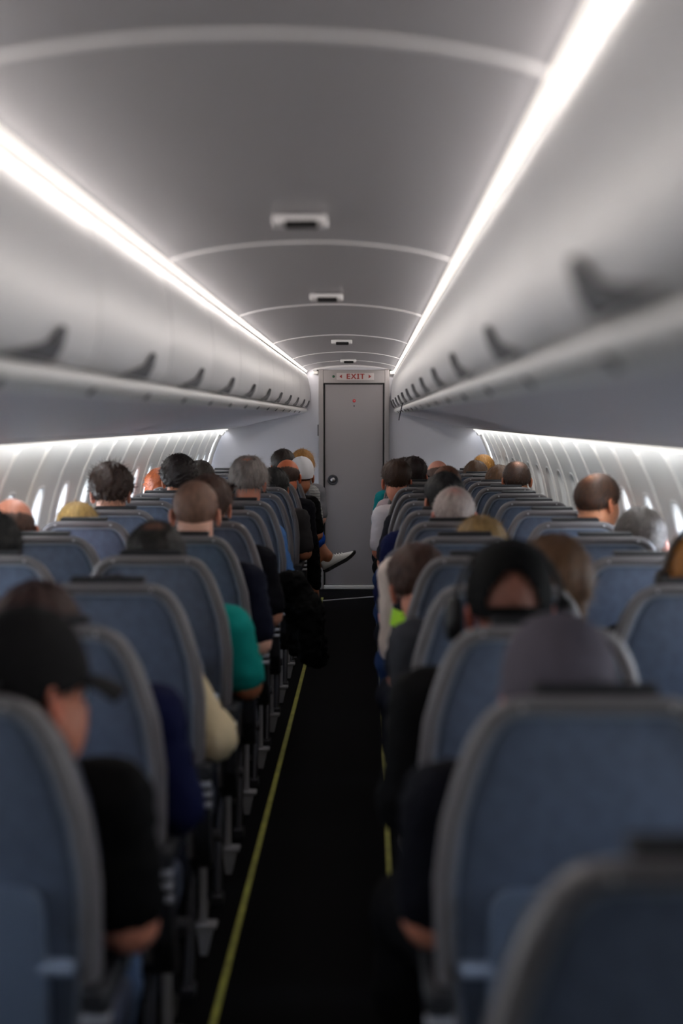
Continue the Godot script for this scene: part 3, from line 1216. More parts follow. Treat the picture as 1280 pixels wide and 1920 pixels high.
func hand_mesh() -> ArrayMesh:
	if cache.has("hand"):
		return cache.hand
	var b := []
	b.append([Vector3(0, 0, 0.03), Vector3(0, 0, -0.02), 0.024, 0.023])
	var xs := [-0.031, -0.0105, 0.0105, 0.030]
	var ln := [0.92, 1.05, 1.0, 0.78]
	for f in 4:
		var k := Vector3(xs[f], 0.002 - 0.003 * absf(f - 1.5), -0.085 + 0.005 * absf(f - 1.3))
		b.append([Vector3(xs[f] * 0.6, 0, -0.012), k, 0.0145, 0.0115])
		var dirs := [Vector3(xs[f] * 0.6, -0.25, -1), Vector3(xs[f] * 0.3, -0.75, -1), Vector3(0, -1.3, -1)]
		var lens := [0.042, 0.027, 0.020]
		var p := k
		for i in 3:
			var q: Vector3 = p + dirs[i].normalized() * lens[i] * ln[f]
			b.append([p, q, 0.0092 - 0.0008 * i, 0.0085 - 0.0009 * i])
			p = q
	b.append([Vector3(-0.015, -0.004, -0.018), Vector3(-0.042, -0.010, -0.048), 0.014, 0.012])
	b.append([Vector3(-0.042, -0.010, -0.048), Vector3(-0.052, -0.018, -0.078), 0.0105, 0.0095])
	b.append([Vector3(-0.052, -0.018, -0.078), Vector3(-0.050, -0.028, -0.100), 0.0095, 0.008])
	cache.hand = nets_mesh(b, 0.0042, 0.006)
	return cache.hand

func shoe_meshes() -> Array:
	if cache.has("shoe"):
		return cache.shoe
	# heel at +z 0.07, toe at -z 0.20, sole on y = 0, ankle opening above the origin
	var st := new_st()
	var rings := []
	for e in [[0.078, 0.030, 0.02, 0.055], [0.072, 0.056, 0.02, 0.095], [0.04, 0.066, 0.02, 0.108], [0.0, 0.068, 0.02, 0.106], [-0.04, 0.072, 0.02, 0.095], [-0.08, 0.082, 0.02, 0.080], [-0.12, 0.090, 0.02, 0.066], [-0.16, 0.088, 0.02, 0.055], [-0.19, 0.066, 0.022, 0.045], [-0.206, 0.030, 0.024, 0.036]]:
		var p := PackedVector3Array()
		var w: float = e[1]
		for j in 14:
			var a := PI * j / 13.0
			p.append(Vector3(cos(a) * w / 2 * (1.0 if j in [0, 13] else 0.97), e[2] + (e[3] - e[2]) * pow(maxf(sin(a), 0.0), 0.62), e[0]))
		rings.append(p)
	loft(st, rings, true, true)
	var so := new_st()
	rings = []
	for y in [[0.0, 0.94], [0.004, 1.0], [0.024, 1.03], [0.028, 1.0]]:
		var p := PackedVector3Array()
		for q in [[0.082, 0.0], [0.074, 0.026], [0.04, 0.036], [-0.04, 0.037], [-0.12, 0.047], [-0.17, 0.043], [-0.20, 0.026], [-0.213, 0.0], [-0.20, -0.026], [-0.17, -0.043], [-0.12, -0.047], [-0.04, -0.037], [0.04, -0.036], [0.074, -0.026]]:
			p.append(Vector3(q[1] * y[1], y[0] + (0.014 * smoothstep(-0.13, -0.21, q[0])), -0.06 + (q[0] + 0.06) * y[1]))
		rings.append(p)
	loft(so, rings, true, false)
	var la := new_st()
	for i in 5:
		var z := -0.03 - i * 0.02
		var y := 0.101 - i * 0.0075
		tube(la, [Vector3(-0.026, y - 0.006, z), Vector3(0, y + 0.004, z - 0.004), Vector3(0.026, y - 0.006, z)], 0.003, 6)
	tube(la, [Vector3(-0.03, 0.108, -0.02), Vector3(-0.012, 0.120, -0.03), Vector3(0.0, 0.108, -0.03), Vector3(0.014, 0.121, -0.03), Vector3(0.032, 0.107, -0.022)], 0.003, 6)
	cache.shoe = [done(st), done(so), done(la)]
	return cache.shoe

func head_basis(o: Dictionary) -> Basis:
	return Basis(Vector3.UP, deg_to_rad(o.get("yaw", 0.0))) * Basis(Vector3.RIGHT, deg_to_rad(o.get("pitch", -4.0))) * Basis(Vector3.BACK, deg_to_rad(o.get("roll", 0.0)))

func piece(x: float, pts: Array) -> float:
	for i in pts.size() - 1:
		if x <= pts[i + 1][0]:
			return lerpf(pts[i][1], pts[i + 1][1], clampf((x - pts[i][0]) / (pts[i + 1][0] - pts[i][0]), 0.0, 1.0))
	return pts[pts.size() - 1][1]

func hair_mesh(style: String, sd: int, hair: Color, skin: Color) -> ArrayMesh:
	var st := new_st()
	var NU := 88
	var NV := 52
	# thickness on top / at the sides, hairline shift, bald cap angle, roughness of the surface
	var S: Dictionary = {
		"short": {"top": 0.022, "side": 0.012, "bald": 0.0, "amp": 0.006, "nape": -34.0},
		"fade": {"top": 0.024, "side": 0.004, "bald": 0.0, "amp": 0.005, "nape": -30.0},
		"buzz": {"top": 0.006, "side": 0.003, "bald": 0.0, "amp": 0.001, "nape": -28.0, "cover": 0.72},
		"messy": {"top": 0.030, "side": 0.018, "bald": 0.0, "amp": 0.013, "nape": -36.0},
		"curly": {"top": 0.034, "side": 0.024, "bald": 0.0, "amp": 0.012, "nape": -36.0},
		"thin": {"top": 0.016, "side": 0.016, "bald": 17.0, "soft": 1.6, "keep": 0.5, "amp": 0.006, "nape": -36.0},
		"balding": {"top": 0.006, "side": 0.010, "bald": 22.0, "amp": 0.002, "nape": -34.0, "soft": 2.8, "cover": 0.9, "keep": 0.42},
		"ring": {"top": 0.004, "side": 0.005, "bald": 62.0, "amp": 0.001, "nape": -32.0},
		"grey_thick": {"top": 0.026, "side": 0.022, "bald": 12.0, "amp": 0.010, "nape": -38.0},
		"long": {"top": 0.022, "side": 0.026, "bald": 0.0, "amp": 0.005, "nape": -70.0},
		"pulled": {"top": 0.014, "side": 0.012, "bald": 0.0, "amp": 0.003, "nape": -42.0}}[style]
	hair = hair.srgb_to_linear()
	skin = skin.srgb_to_linear()
	var bald_dir := Vector3(0, 0.86, 0.5).normalized() if style != "ring" else Vector3(0, 1, -0.1).normalized()
	var P := []
	var K := []
	var mask := PackedFloat32Array()
	for i in NV + 1:
		for j in NU:
			var u := TAU * j / NU
			var el := -75.0 + 165.0 * i / NV
			var d := sph(u, deg_to_rad(el))
			var ab := absf(wrapf(u, -PI, PI)) / PI
			var line := piece(ab, [[0.0, S.nape], [0.30, S.nape + 6.0], [0.40, -14.0 if S.nape > -60 else S.nape], [0.46, 6.0 if S.nape > -60 else -40.0], [0.54, 4.0], [0.58, -8.0], [0.64, 2.0], [0.70, 26.0], [0.80, 38.0], [1.0, 42.0]])
			var m := smoothstep(-4.0, 7.0, el - line + 4.0 * fnoise.get_noise_3d(d.x * 12 + sd, d.y * 12, d.z * 12))
			if S.bald > 0:
				m *= S.get("keep", 0.0) + (1.0 - S.get("keep", 0.0)) * smoothstep(S.bald - 9.0 * S.get("soft", 1.0), S.bald + 7.0 * S.get("soft", 1.0), rad_to_deg(acos(clampf(d.dot(bald_dir), -1, 1))) + 5.0 * fnoise.get_noise_3d(d.x * 9, d.y * 9, d.z * 9 + sd))
			var th := lerpf(S.side, S.top, smoothstep(0.05, 0.75, d.y))
			if S.nape > -60 and ab < 0.42:
				th *= lerpf(0.15, 1.0, smoothstep(0.0, 30.0, el - line))
			var nz := 0.0
			if style == "curly":
				nz = fnoise.get_noise_3d(d.x * 14 + sd, d.y * 14, d.z * 14) + 0.5 * fnoise.get_noise_3d(d.x * 30, d.y * 30, d.z * 30 + sd)
			else:
				nz = fnoise.get_noise_3d(sin(u) * 7 + sd, d.y * 2.0, cos(u) * 7) + 0.6 * fnoise.get_noise_3d(sin(u) * 18, d.y * 3.0 + sd, cos(u) * 18)
			var r: float = head_r(d) + lerpf(-0.005, th, m) + nz * S.amp * m
			P.append(d * r)
			var tone := 0.78 + 0.22 * clampf(fnoise.get_noise_3d(sin(u) * 26 + sd * 3, d.y * 2.5, cos(u) * 26) * 1.6, -1, 1)
			var hc := skin.lerp(hair, clampf(smoothstep(0.1, 0.9, m) * S.get("cover", 1.0), 0, 1))
			K.append(Color(hc.r * tone, hc.g * tone, hc.b * tone))
			mask.append(m)
	for i in NV:
		for j in NU:
			var k := (j + 1) % NU
			var a := i * NU + j
			var b := i * NU + k
			var c := (i + 1) * NU + k
			var e := (i + 1) * NU + j
			if maxf(maxf(mask[a], mask[b]), maxf(mask[c], mask[e])) < 0.04:
				continue
			for n in [a, c, b, a, e, c]:
				st.set_smooth_group(0)
				st.set_color(K[n])
				st.add_vertex(P[n])
	# single strands over the mass: they break up the outline
	var rng := RandomNumberGenerator.new()
	rng.seed = 1000 + sd
	var whorl := Vector3(0.1, 0.9, 0.42).normalized()
	var slen: float = {"short": 0.022, "fade": 0.014, "buzz": 0.006, "messy": 0.036, "curly": 0.016, "thin": 0.03, "balding": 0.018, "ring": 0.006, "grey_thick": 0.040, "long": 0.05, "pulled": 0.045}[style]
	var lift: float = {"short": 0.30, "fade": 0.45, "buzz": 0.7, "messy": 0.62, "curly": 0.9, "thin": 0.2, "balding": 0.16, "ring": 0.3, "grey_thick": 0.34, "long": 0.05, "pulled": 0.06}[style]
	for q in 1500:
		var i := rng.randi_range(2, NV - 1)
		var j := rng.randi_range(0, NU - 1)
		var m := mask[i * NU + j]
		if rng.randf() > m * 1.1 - 0.05 or rng.randf() > cos(deg_to_rad(-75.0 + 165.0 * i / NV)) + 0.08:
			continue
		var p0: Vector3 = P[i * NU + j] + Vector3(rng.randf_range(-1, 1), rng.randf_range(-1, 1), rng.randf_range(-1, 1)) * 0.003
		var nn := p0.normalized()
		var away := nn - whorl if style not in ["pulled"] else Vector3(0, -0.35, 0.75) - nn * 0.2
		away = (away - nn * away.dot(nn)).normalized()
		var rnd := Vector3(rng.randf_range(-1, 1), rng.randf_range(-1, 1), rng.randf_range(-1, 1)) * (0.9 if style in ["curly", "messy"] else 0.35)
		var dir := (away * (1.0 - lift) + nn * lift + rnd * 0.5).normalized()
		var L := slen * rng.randf_range(0.5, 1.25)
		var wv := nn.cross(dir).normalized() * 0.0011
		var p1 := p0 + dir * L * 0.5
		var p2 := p1 + (dir - nn * (lift * 0.8)).normalized() * L * 0.5
		var tn := rng.randf_range(0.6, 1.25)
		st.set_smooth_group(-1)
		st.set_color(Color(hair.r * tn, hair.g * tn, hair.b * tn))
		for v in [p0 - nn * 0.004 - wv, p0 - nn * 0.004 + wv, p1 + wv, p0 - nn * 0.004 - wv, p1 + wv, p1 - wv, p1 - wv, p1 + wv, p2]:
			st.add_vertex(v)
	if style == "long":
		var rings := []
		for e in [[0.02, 0.078, 0.050, 0.055], [-0.05, 0.092, 0.052, 0.055], [-0.12, 0.092, 0.045, 0.058], [-0.18, 0.080, 0.034, 0.062], [-0.23, 0.055, 0.020, 0.064]]:
			var p := PackedVector3Array()
			for j in 24:
				var a := TAU * j / 24
				var w := 1.0 + 0.06 * fnoise.get_noise_2d(j * 3.1, sd)
				p.append(Vector3(cos(a) * e[1] * w, e[0], e[3] + sin(a) * e[2] * w - 0.01))
			rings.append(p)
		var t := new_st()
		loft(t, rings, true, true)
		t.generate_normals()
		var arr := t.commit().surface_get_arrays(0)
		for i in arr[Mesh.ARRAY_VERTEX].size():
			st.set_smooth_group(1)
			var tone := 0.8 + 0.2 * fnoise.get_noise_1d(arr[Mesh.ARRAY_VERTEX][i].x * 160)
			st.set_color(Color(hair.r * tone, hair.g * tone, hair.b * tone))
			st.add_vertex(arr[Mesh.ARRAY_VERTEX][i])
	# eyebrows
	for s in [-1, 1]:
		var pts := []
		for q in [[0.16, 0.30], [0.32, 0.36], [0.52, 0.30]]:
			var d := Vector3(s * q[0], q[1] - 0.06, -1).normalized()
			pts.append(d * (head_r(d) + 0.0005))
		var t := new_st()
		tube(t, pts, [0.003, 0.004, 0.002], 6)
		var arr := t.commit().surface_get_arrays(0)
		for v in arr[Mesh.ARRAY_VERTEX]:
			st.set_smooth_group(2)
			st.set_color(hair)
			st.add_vertex(v)
	return done(st)

func cap_parts(open_back: bool) -> Dictionary:
	var out := {}
	var st := new_st()
	var NU := 72
	var NV := 22
	var P := []
	for layer in 2:
		for i in NV + 1:
			for j in NU:
				var u := TAU * j / NU
				var ab := absf(wrapf(u, -PI, PI)) / PI
				var line := lerpf(-10.0, 20.0, smoothstep(0.1, 0.9, ab))
				var f := i / float(NV)
				var el := lerpf(line, 90.0, f)
				var d := sph(u, deg_to_rad(el))
				var th := 0.014 + 0.016 * smoothstep(0.2, 0.8, f) + 0.0012 * pow(absf(cos(u * 3.0)), 30.0)
				P.append(d * (head_r(d) + th - (0.004 if layer else 0.0)))
	for layer in 2:
		for i in NV:
			for j in NU:
				var k := (j + 1) % NU
				if open_back:
					var u := wrapf(TAU * (j + 0.5) / NU, -PI, PI)
					var q := Vector2(u / 0.50, (i + 0.5 - 3.2) / 6.6)
					if absf(u) < 0.50 and i >= 3 and q.length() < 1.0:
						continue
				var o := layer * (NV + 1) * NU
				var a := o + i * NU + j
				var b := o + i * NU + k
				var c := o + (i + 1) * NU + k
				var e := o + (i + 1) * NU + j
				for n in ([a, c, b, a, e, c] if layer == 0 else [a, b, c, a, c, e]):
					st.set_smooth_group(layer)
					st.add_vertex(P[n])
	out.crown = done(st)
	st = new_st()
	var top := Vector3(0, 1, 0) * (head_r(Vector3.UP) + 0.030)
	lathe(st, [[0.010, -0.003], [0.010, 0.001], [0.006, 0.004], [0.001, 0.005]], 12, Transform3D(Basis(Vector3.RIGHT, -PI / 2), top))
	out.button = done(st)
	st = new_st()
	var rings := []
	for i in 13:
		var a := -1.05 + 2.1 * i / 12.0
		var d := sph(PI + a, deg_to_rad(19.0))
		var p0 := d * (head_r(d) + 0.010)
		var out_d := Vector3(sin(a) * -0.35, 0, -1).normalized()
		var ln := 0.075 * pow(cos(a * 0.95), 0.55)
		var drop := 0.020 * a * a
		var p := PackedVector3Array()
		for q in [[0.0, 0.002], [0.5, 0.003], [1.0, -0.004], [1.0, -0.0075], [0.5, -0.0005], [0.0, -0.0015]]:
			p.append(p0 + out_d * ln * q[0] + Vector3(0, q[1] - drop * (0.4 + 0.6 * q[0]) - 0.012 * q[0], 0))
		rings.append(p)
	loft(st, rings, true, true)
	out.brim = done(st)
	if open_back:
		st = new_st()
		var pts := []
		for i in 9:
			var u := -0.5 + i / 8.0
			var d := sph(u, deg_to_rad(0.0 - 3.0))
			pts.append(d * (head_r(d) + 0.015))
		rings = []
		for p in pts:
			var n: Vector3 = Vector3(p.x, 0, p.z).normalized()
			rings.append(PackedVector3Array([p + Vector3(0, 0.011, 0) + n * 0.002, p + Vector3(0, -0.011, 0) + n * 0.002, p + Vector3(0, -0.011, 0) - n * 0.001, p + Vector3(0, 0.011, 0) - n * 0.001]))
		loft(st, rings, true, false)
		out.strap = done(st)
	return out

func make_pose(a: float, lean: float, drop: float, o: Dictionary) -> Dictionary:
	# seat-local joints; a = side of the aisle (+1 / -1), 0 for a window seat; lean and drop move the upper body
	var p := {}
	var v := func(x: float, y: float, z: float, w: float) -> Vector3: return Vector3(x + lean * w, y - drop * minf(1.0, w * 1.5), z - drop * 0.25 * w)
	p.pelvis = Vector3(0, 0.575, -0.335)
	p.belly = v.call(0.0, 0.68, -0.315, 0.25)
	p.chest = v.call(0.01 * a, 0.82, -0.275, 0.25)
	p.neck = v.call(0.01 * a, 0.975, -0.215, 0.55)
	p.sh1 = v.call(0.178, 0.92, -0.225, 0.3)
	p.sh0 = v.call(-0.178, 0.92, -0.225, 0.3)
	p.el1 = v.call(0.215, 0.69, -0.24, 0.1)
	p.el0 = v.call(-0.215, 0.69, -0.24, 0.1)
	p.wr1 = Vector3(0.12, 0.67, -0.47)
	p.wr0 = Vector3(-0.12, 0.67, -0.47)
	p.hip1 = Vector3(0.09, 0.56, -0.34)
	p.hip0 = Vector3(-0.09, 0.56, -0.34)
	p.kn1 = Vector3(0.125, 0.55, -0.76)
	p.kn0 = Vector3(-0.125, 0.55, -0.76)
	p.an1 = Vector3(0.125, 0.11, -0.70)
	p.an0 = Vector3(-0.125, 0.11, -0.70)
	if a != 0.0:
		var i := "1" if a > 0 else "0"
		p["sh" + i] = v.call(a * 0.200, 0.91, -0.225, 0.25)
		p["el" + i] = v.call(a * 0.246, 0.695, -0.225, 0.1)
		p["wr" + i] = Vector3(a * 0.215, 0.668, -0.47)
		p["kn" + i] = Vector3(a * (0.135 if a > 0 else 0.232), 0.55, -0.74)
		p["an" + i] = Vector3(a * (0.12 if a > 0 else 0.185), 0.11, -0.68)
	for k in o.get("joints", {}):
		p[k] = o.joints[k]
	return p

func bones_of(p: Dictionary, g: float, which: String, long_sleeves: bool, shorts: bool) -> Array:
	# g: cloth thickness; which: body, shirt or trousers
	var b := []
	if which != "trousers":
		b.append([p.pelvis + Vector3(-0.05, 0.0, 0), p.pelvis + Vector3(0.05, 0.0, 0), 0.118 + g, 0.118 + g])
		b.append([p.pelvis, p.belly, 0.125 + g, 0.128 + g])
		b.append([p.belly, p.chest, 0.125 + g, 0.122 + g])
		b.append([p.chest + Vector3(-0.075, 0.0, 0), p.chest + Vector3(0.075, 0.0, 0), 0.108 + g, 0.108 + g])
		b.append([p.chest, p.neck, 0.105 + g, 0.062 + g])
		for i in ["0", "1"]:
			var s := p["sh" + i] as Vector3
			b.append([p.neck - Vector3(0, 0.025, 0), s, 0.050 + g, 0.056 + g])
			b.append([p.chest, s + (p.chest - s) * 0.25, 0.09 + g, 0.07 + g])
			var e := p["el" + i] as Vector3
			var w := p["wr" + i] as Vector3
			if which == "shirt" and not long_sleeves:
				b.append([s, s.lerp(e, 0.78), 0.056 + g, 0.052 + g * 1.7])
			else:
				b.append([s, e, 0.055 + g, 0.043 + g])
				b.append([e, e.lerp(w, 0.4), 0.042 + g, 0.042 + g])
				if which == "shirt":
					b.append([e.lerp(w, 0.4), e.lerp(w, 0.95), 0.042 + g, 0.030 + g])
				else:
					b.append([e.lerp(w, 0.4), w, 0.042, 0.026])
	if which != "shirt":
		if which == "trousers":
			b.append([p.hip0, p.hip1, 0.115 + g, 0.115 + g])
			b.append([p.pelvis + Vector3(-0.04, 0, 0), p.pelvis + Vector3(0.04, 0, 0), 0.12 + g, 0.12 + g])
		for i in ["0", "1"]:
			var h := p["hip" + i] as Vector3
			var k := p["kn" + i] as Vector3
			var n := p["an" + i] as Vector3
			if which == "trousers" and shorts:
				b.append([h, h.lerp(k, 0.95), 0.092 + g, 0.076 + g * 1.6])
			else:
				b.append([h, k, 0.092 + g, 0.062 + g])
				b.append([k, k.lerp(n, 0.35), 0.058 + g, 0.060 + g])
				b.append([k.lerp(n, 0.35), n, 0.060 + g, 0.038 + g * 1.8])
				if which == "body":
					b.append([n, n + Vector3(0, -0.03, -0.01), 0.038, 0.038])
	return b

func seat_origin(col: String, n: int) -> Vector3:
	var x: float = {"la": -AISLE_X, "lw": -WINDOW_X, "ra": AISLE_X, "rw": WINDOW_X}[col]
	return Vector3(x, 0, row_z(n))

func person(col: String, n: int, hx: float, top: float, label: String, o: Dictionary) -> Node3D:
	# hx: world x of the head, top: height of the top of the bare head
	var base := seat_origin(col, n)
	var side := 1.0 if col[0] == "l" else -1.0      # direction of the aisle
	var a := side if col[1] == "a" else 0.0
	var root := thing("person", base, label, "person", "passengers")
	var centre := Vector3(hx - base.x, top - 0.115, -0.165 - o.get("fwd", 0.0))
	var lean: float = centre.x
	var drop := maxf(0.0, 1.25 - top)
	var p := make_pose(a, lean, drop, o)
	if p.neck.y > centre.y - 0.13:
		p.neck.y = centre.y - 0.13
	var long_sleeves: bool = o.get("long", false)
	var shorts: bool = o.get("shorts", false)
	# body with head, ears, hands
	var hb := head_basis(o)
	var bones := bones_of(p, 0.0, "body", true, false)
	bones.append([p.neck, centre + hb * Vector3(0, -0.055, 0.022), 0.060, 0.056])
	bones.append([centre + hb * Vector3(0, -0.055, 0.022), centre + hb * Vector3(0, -0.02, 0.012), 0.056, 0.056])
	var st := SurfaceTool.new()
	st.begin(Mesh.PRIMITIVE_TRIANGLES)
	st.append_from(nets_mesh(bones, 0.017, 0.035), 0, Transform3D())
	st.append_from(head_mesh(), 0, Transform3D(hb, centre))
	for i in ["0", "1"]:
		var w := p["wr" + i] as Vector3
		var z := (p["el" + i] - w).normalized() as Vector3
		var upv: Vector3 = o.get("palm" + i, Vector3.UP)
		var x := upv.cross(z).normalized()
		var hbasis := Basis(x, z.cross(x), z)
		if i == "0":
			hbasis.x = -hbasis.x
		st.append_from(hand_mesh(), 0, Transform3D(hbasis, w))
	var body := st.commit()
	var es := SurfaceTool.new()
	es.begin(Mesh.PRIMITIVE_TRIANGLES)
	es.append_from(eyes_mesh(), 0, Transform3D(hb, centre))
	es.commit(body)
	var bi := MeshInstance3D.new()
	bi.name = "body"
	bi.mesh = body
	root.add_child(bi)
	bi.set_surface_override_material(0, tinted(o.get("skin", Color(0.78, 0.56, 0.46)), 0.5))
	bi.set_surface_override_material(1, M.eye)
	var g := 0.010
	part(root, "shirt" if not o.get("jacket", false) else "jacket", nets_mesh(bones_of(p, g + (0.010 if o.get("jacket", false) else 0.0), "shirt", long_sleeves, false), 0.0145, 0.03, 0.0075), o.get("shirt_mat", cloth(o.get("shirt", Color(0.1, 0.1, 0.12)))))
	part(root, "shorts" if shorts else "trousers", nets_mesh(bones_of(p, g, "trousers", false, shorts), 0.018, 0.03, 0.006), cloth(o.get("legs", Color(0.08, 0.09, 0.13))))
	# shoes
	var shoes: Array = shoe_meshes()
	for i in ["0", "1"]:
		var n0 := p["an" + i] as Vector3
		var sb: Basis = o.get("foot" + i, Basis())
		var xf := Transform3D(sb, n0 - sb * Vector3(0, 0.105, 0.0))
		if sb == Basis():
			xf.origin.y = 0.004
		var sh := part(root, "shoe", shoes[0], cloth(o.get("shoe", Color(0.08, 0.08, 0.09)), 0.6), xf)
		part(sh, "sole", shoes[1], mat_once("sole", Color(0.10, 0.10, 0.105), 0.7) if o.get("dark_sole", false) else mat_once("sole_w", Color(0.30, 0.30, 0.30), 0.7))
		part(sh, "laces", shoes[2], cloth(o.get("shoe", Color(0.08, 0.08, 0.09)), 0.7))
	# hair and hats
	var hx2 := Transform3D(hb, centre)
	if o.has("style"):
		part(root, "hair", hair_mesh(o.style, n * 7 + col.unicode_at(0), o.hair, o.get("skin", Color(0.78, 0.56, 0.46))), tinted(Color(1, 1, 1), 0.6), hx2)
	if o.has("cap"):
		var key := "cap%s" % o.get("open_back", false)
		if not cache.has(key):
			cache[key] = cap_parts(o.get("open_back", false))
		var c: Dictionary = cache[key]
		var m := cloth(o.cap, 0.8)
		var cp := part(root, "cap", c.crown, m, hx2)
		part(cp, "button", c.button, m)
		part(cp, "brim", c.brim, m)
		if c.has("strap"):
			part(cp, "strap", c.strap, m)
	root.set_meta("head", [base + centre, hb])
	root.set_meta("pose", p)
	return root

func mat_once(key: String, c: Color, rough: float) -> StandardMaterial3D:
	if not M.has(key):
		M[key] = mat(c, rough)
	return M[key]

func stripes() -> StandardMaterial3D:
	var im := Image.create(8, 64, false, Image.FORMAT_RGB8)
	for y in 64:
		for x in 8:
			im.set_pixel(x, y, Color(0.40, 0.40, 0.41) if y % 16 < 4 else Color(0.62, 0.62, 0.61))
	var m := mat(Color(1, 1, 1), 0.85)
	m.albedo_texture = ImageTexture.create_from_image(im)
	m.uv1_triplanar = true
	m.uv1_scale = Vector3(12, 12, 12)
	return m

func people() -> void:
	var pale := Color(0.86, 0.66, 0.57)
	var fair := Color(0.80, 0.58, 0.48)
	var tan_ := Color(0.70, 0.45, 0.32)
	var brown := Color(0.45, 0.27, 0.18)
	var red := Color(0.77, 0.50, 0.40)
	var black_hair := Color(0.035, 0.03, 0.03)
	var dark := Color(0.17, 0.115, 0.09)
	var mid := Color(0.30, 0.20, 0.13)
	var blond := Color(0.72, 0.52, 0.28)
	var grey := Color(0.56, 0.52, 0.50)
	var jeans := Color(0.14, 0.22, 0.38)
	var black := Color(0.02, 0.02, 0.024)
	# ---- left, along the aisle (near to far)
	person("la", 2, -0.375, 1.178, "man in black cap and black T-shirt, head turned right, nearest on the left", {"skin": red, "style": "buzz", "hair": mid, "cap": Color(0.085, 0.08, 0.085), "yaw": -38.0, "pitch": -6.0, "roll": 6.0, "shirt": black, "legs": Color(0.34, 0.42, 0.55)})
	person("la", 3, -0.53, 1.142, "passenger with dark brown hair in navy top behind the black cap", {"skin": fair, "style": "short", "hair": Color(0.22, 0.11, 0.07), "shirt": Color(0.05, 0.07, 0.20), "long": true})
	person("la", 4, -0.50, 1.075, "slouching passenger with cream long sleeve elbow out over the armrest", {"skin": fair, "style": "short", "hair": dark, "shirt": Color(0.83, 0.76, 0.62), "long": true, "joints": {"el1": Vector3(0.248, 0.672, -0.19), "sh1": Vector3(0.135, 0.84, -0.25)}})
	person("la", 5, -0.495, 1.172, "passenger in teal T-shirt with shoulder and bare arm in the aisle", {"skin": tan_, "style": "thin", "hair": Color(0.08, 0.06, 0.05), "shirt": Color(0.07, 0.56, 0.53), "pitch": -12.0, "joints": {"sh1": Vector3(0.215, 0.845, -0.25), "el1": Vector3(0.265, 0.665, -0.27)}})
	person("la", 6, -0.458, 1.275, "man with close-cropped brown hair, tall above his seat left of the aisle", {"skin": pale, "style": "buzz", "hair": Color(0.33, 0.22, 0.15), "shirt": Color(0.06, 0.07, 0.13)})
	person("la", 7, -0.488, 1.252, "passenger with fuller brown hair just beyond the crop-haired man", {"skin": fair, "style": "short", "hair": Color(0.27, 0.16, 0.10), "shirt": Color(0.06, 0.06, 0.09)})
	person("la", 9, -0.45, 1.285, "grey-haired man in blue shirt, hand raised to his head", {"skin": red, "style": "grey_thick", "hair": grey, "shirt": Color(0.27, 0.42, 0.62), "long": true, "pitch": -14.0, "joints": {"el0": Vector3(-0.21, 0.84, -0.30), "wr0": Vector3(-0.098, 1.075, -0.165), "sh1": Vector3(0.155, 0.90, -0.23), "el1": Vector3(0.232, 0.655, -0.22)}, "palm0": Vector3(-1, 0.2, 0.3)})
	person("la", 11, -0.415, 1.185, "dark-haired passenger in charcoal T-shirt, arm towards the aisle", {"skin": tan_, "style": "short", "hair": black_hair, "shirt": Color(0.19, 0.185, 0.19)})
	person("la", 12, -0.373, 1.233, "bald sunburnt man left of the aisle in a dark top", {"skin": Color(0.78, 0.42, 0.27), "style": "ring", "hair": Color(0.30, 0.22, 0.18), "shirt": Color(0.05, 0.05, 0.08), "long": true})
	person("la", 13, -0.315, 1.205, "passenger in white cap and black T-shirt leaning into the aisle", {"skin": tan_, "style": "buzz", "hair": dark, "cap": Color(0.86, 0.86, 0.87), "shirt": black, "joints": {"sh1": Vector3(0.235, 0.885, -0.23), "el1": Vector3(0.275, 0.68, -0.23)}})
	person("la", 14, -0.485, 1.25, "dark-haired passenger in grey striped shirt and blue shorts, white sneaker crossed out into aisle", {"skin": tan_, "style": "short", "hair": dark, "shirt_mat": stripes(), "legs": Color(0.05, 0.28, 0.66), "shorts": true, "shoe": Color(0.88, 0.88, 0.87), "dark_sole": true, "joints": {"sh1": Vector3(0.205, 0.93, -0.23), "el1": Vector3(0.245, 0.70, -0.24), "kn0": Vector3(0.13, 0.665, -0.68), "an0": Vector3(0.325, 0.42, -0.63), "kn1": Vector3(0.225, 0.555, -0.66), "an1": Vector3(0.215, 0.11, -0.64)}, "foot0": Basis(Vector3.UP, -PI / 2 + 0.15) * Basis(Vector3.RIGHT, 0.50)})
	person("la", 15, -0.375, 1.235, "blonde passenger in the foremost left seat by the door", {"skin": pale, "style": "long", "hair": blond, "shirt": Color(0.5, 0.5, 0.52)})
	# ---- left, by the windows
	person("lw", 5, -1.012, 1.188, "passenger with thick black hair at the left picture edge", {"skin": tan_, "style": "curly", "hair": black_hair, "shirt": black})
	person("lw", 6, -1.115, 1.215, "bald man leaning on the left wall, red top", {"skin": red, "style": "ring", "hair": Color(0.35, 0.24, 0.19), "shirt": Color(0.62, 0.05, 0.07), "yaw": 18.0})
	person("lw", 7, -1.025, 1.150, "low blonde head showing above a left window seat", {"skin": pale, "style": "pulled", "hair": Color(0.80, 0.66, 0.40), "shirt": Color(0.55, 0.55, 0.6)})
	person("lw", 8, -1.015, 1.270, "man with tousled dark hair at a left window", {"skin": fair, "style": "messy", "hair": Color(0.22, 0.145, 0.115), "shirt": Color(0.10, 0.10, 0.13), "pitch": -10.0})
	person("lw", 10, -0.895, 1.270, "man with curly black-brown hair against the left wall", {"skin": tan_, "style": "curly", "hair": Color(0.13, 0.085, 0.07), "shirt": Color(0.12, 0.12, 0.14)})
	person("lw", 11, -1.105, 1.18, "ginger-haired passenger half hidden at the left windows", {"skin": red, "style": "short", "hair": Color(0.62, 0.30, 0.12), "shirt": Color(0.3, 0.3, 0.32)})
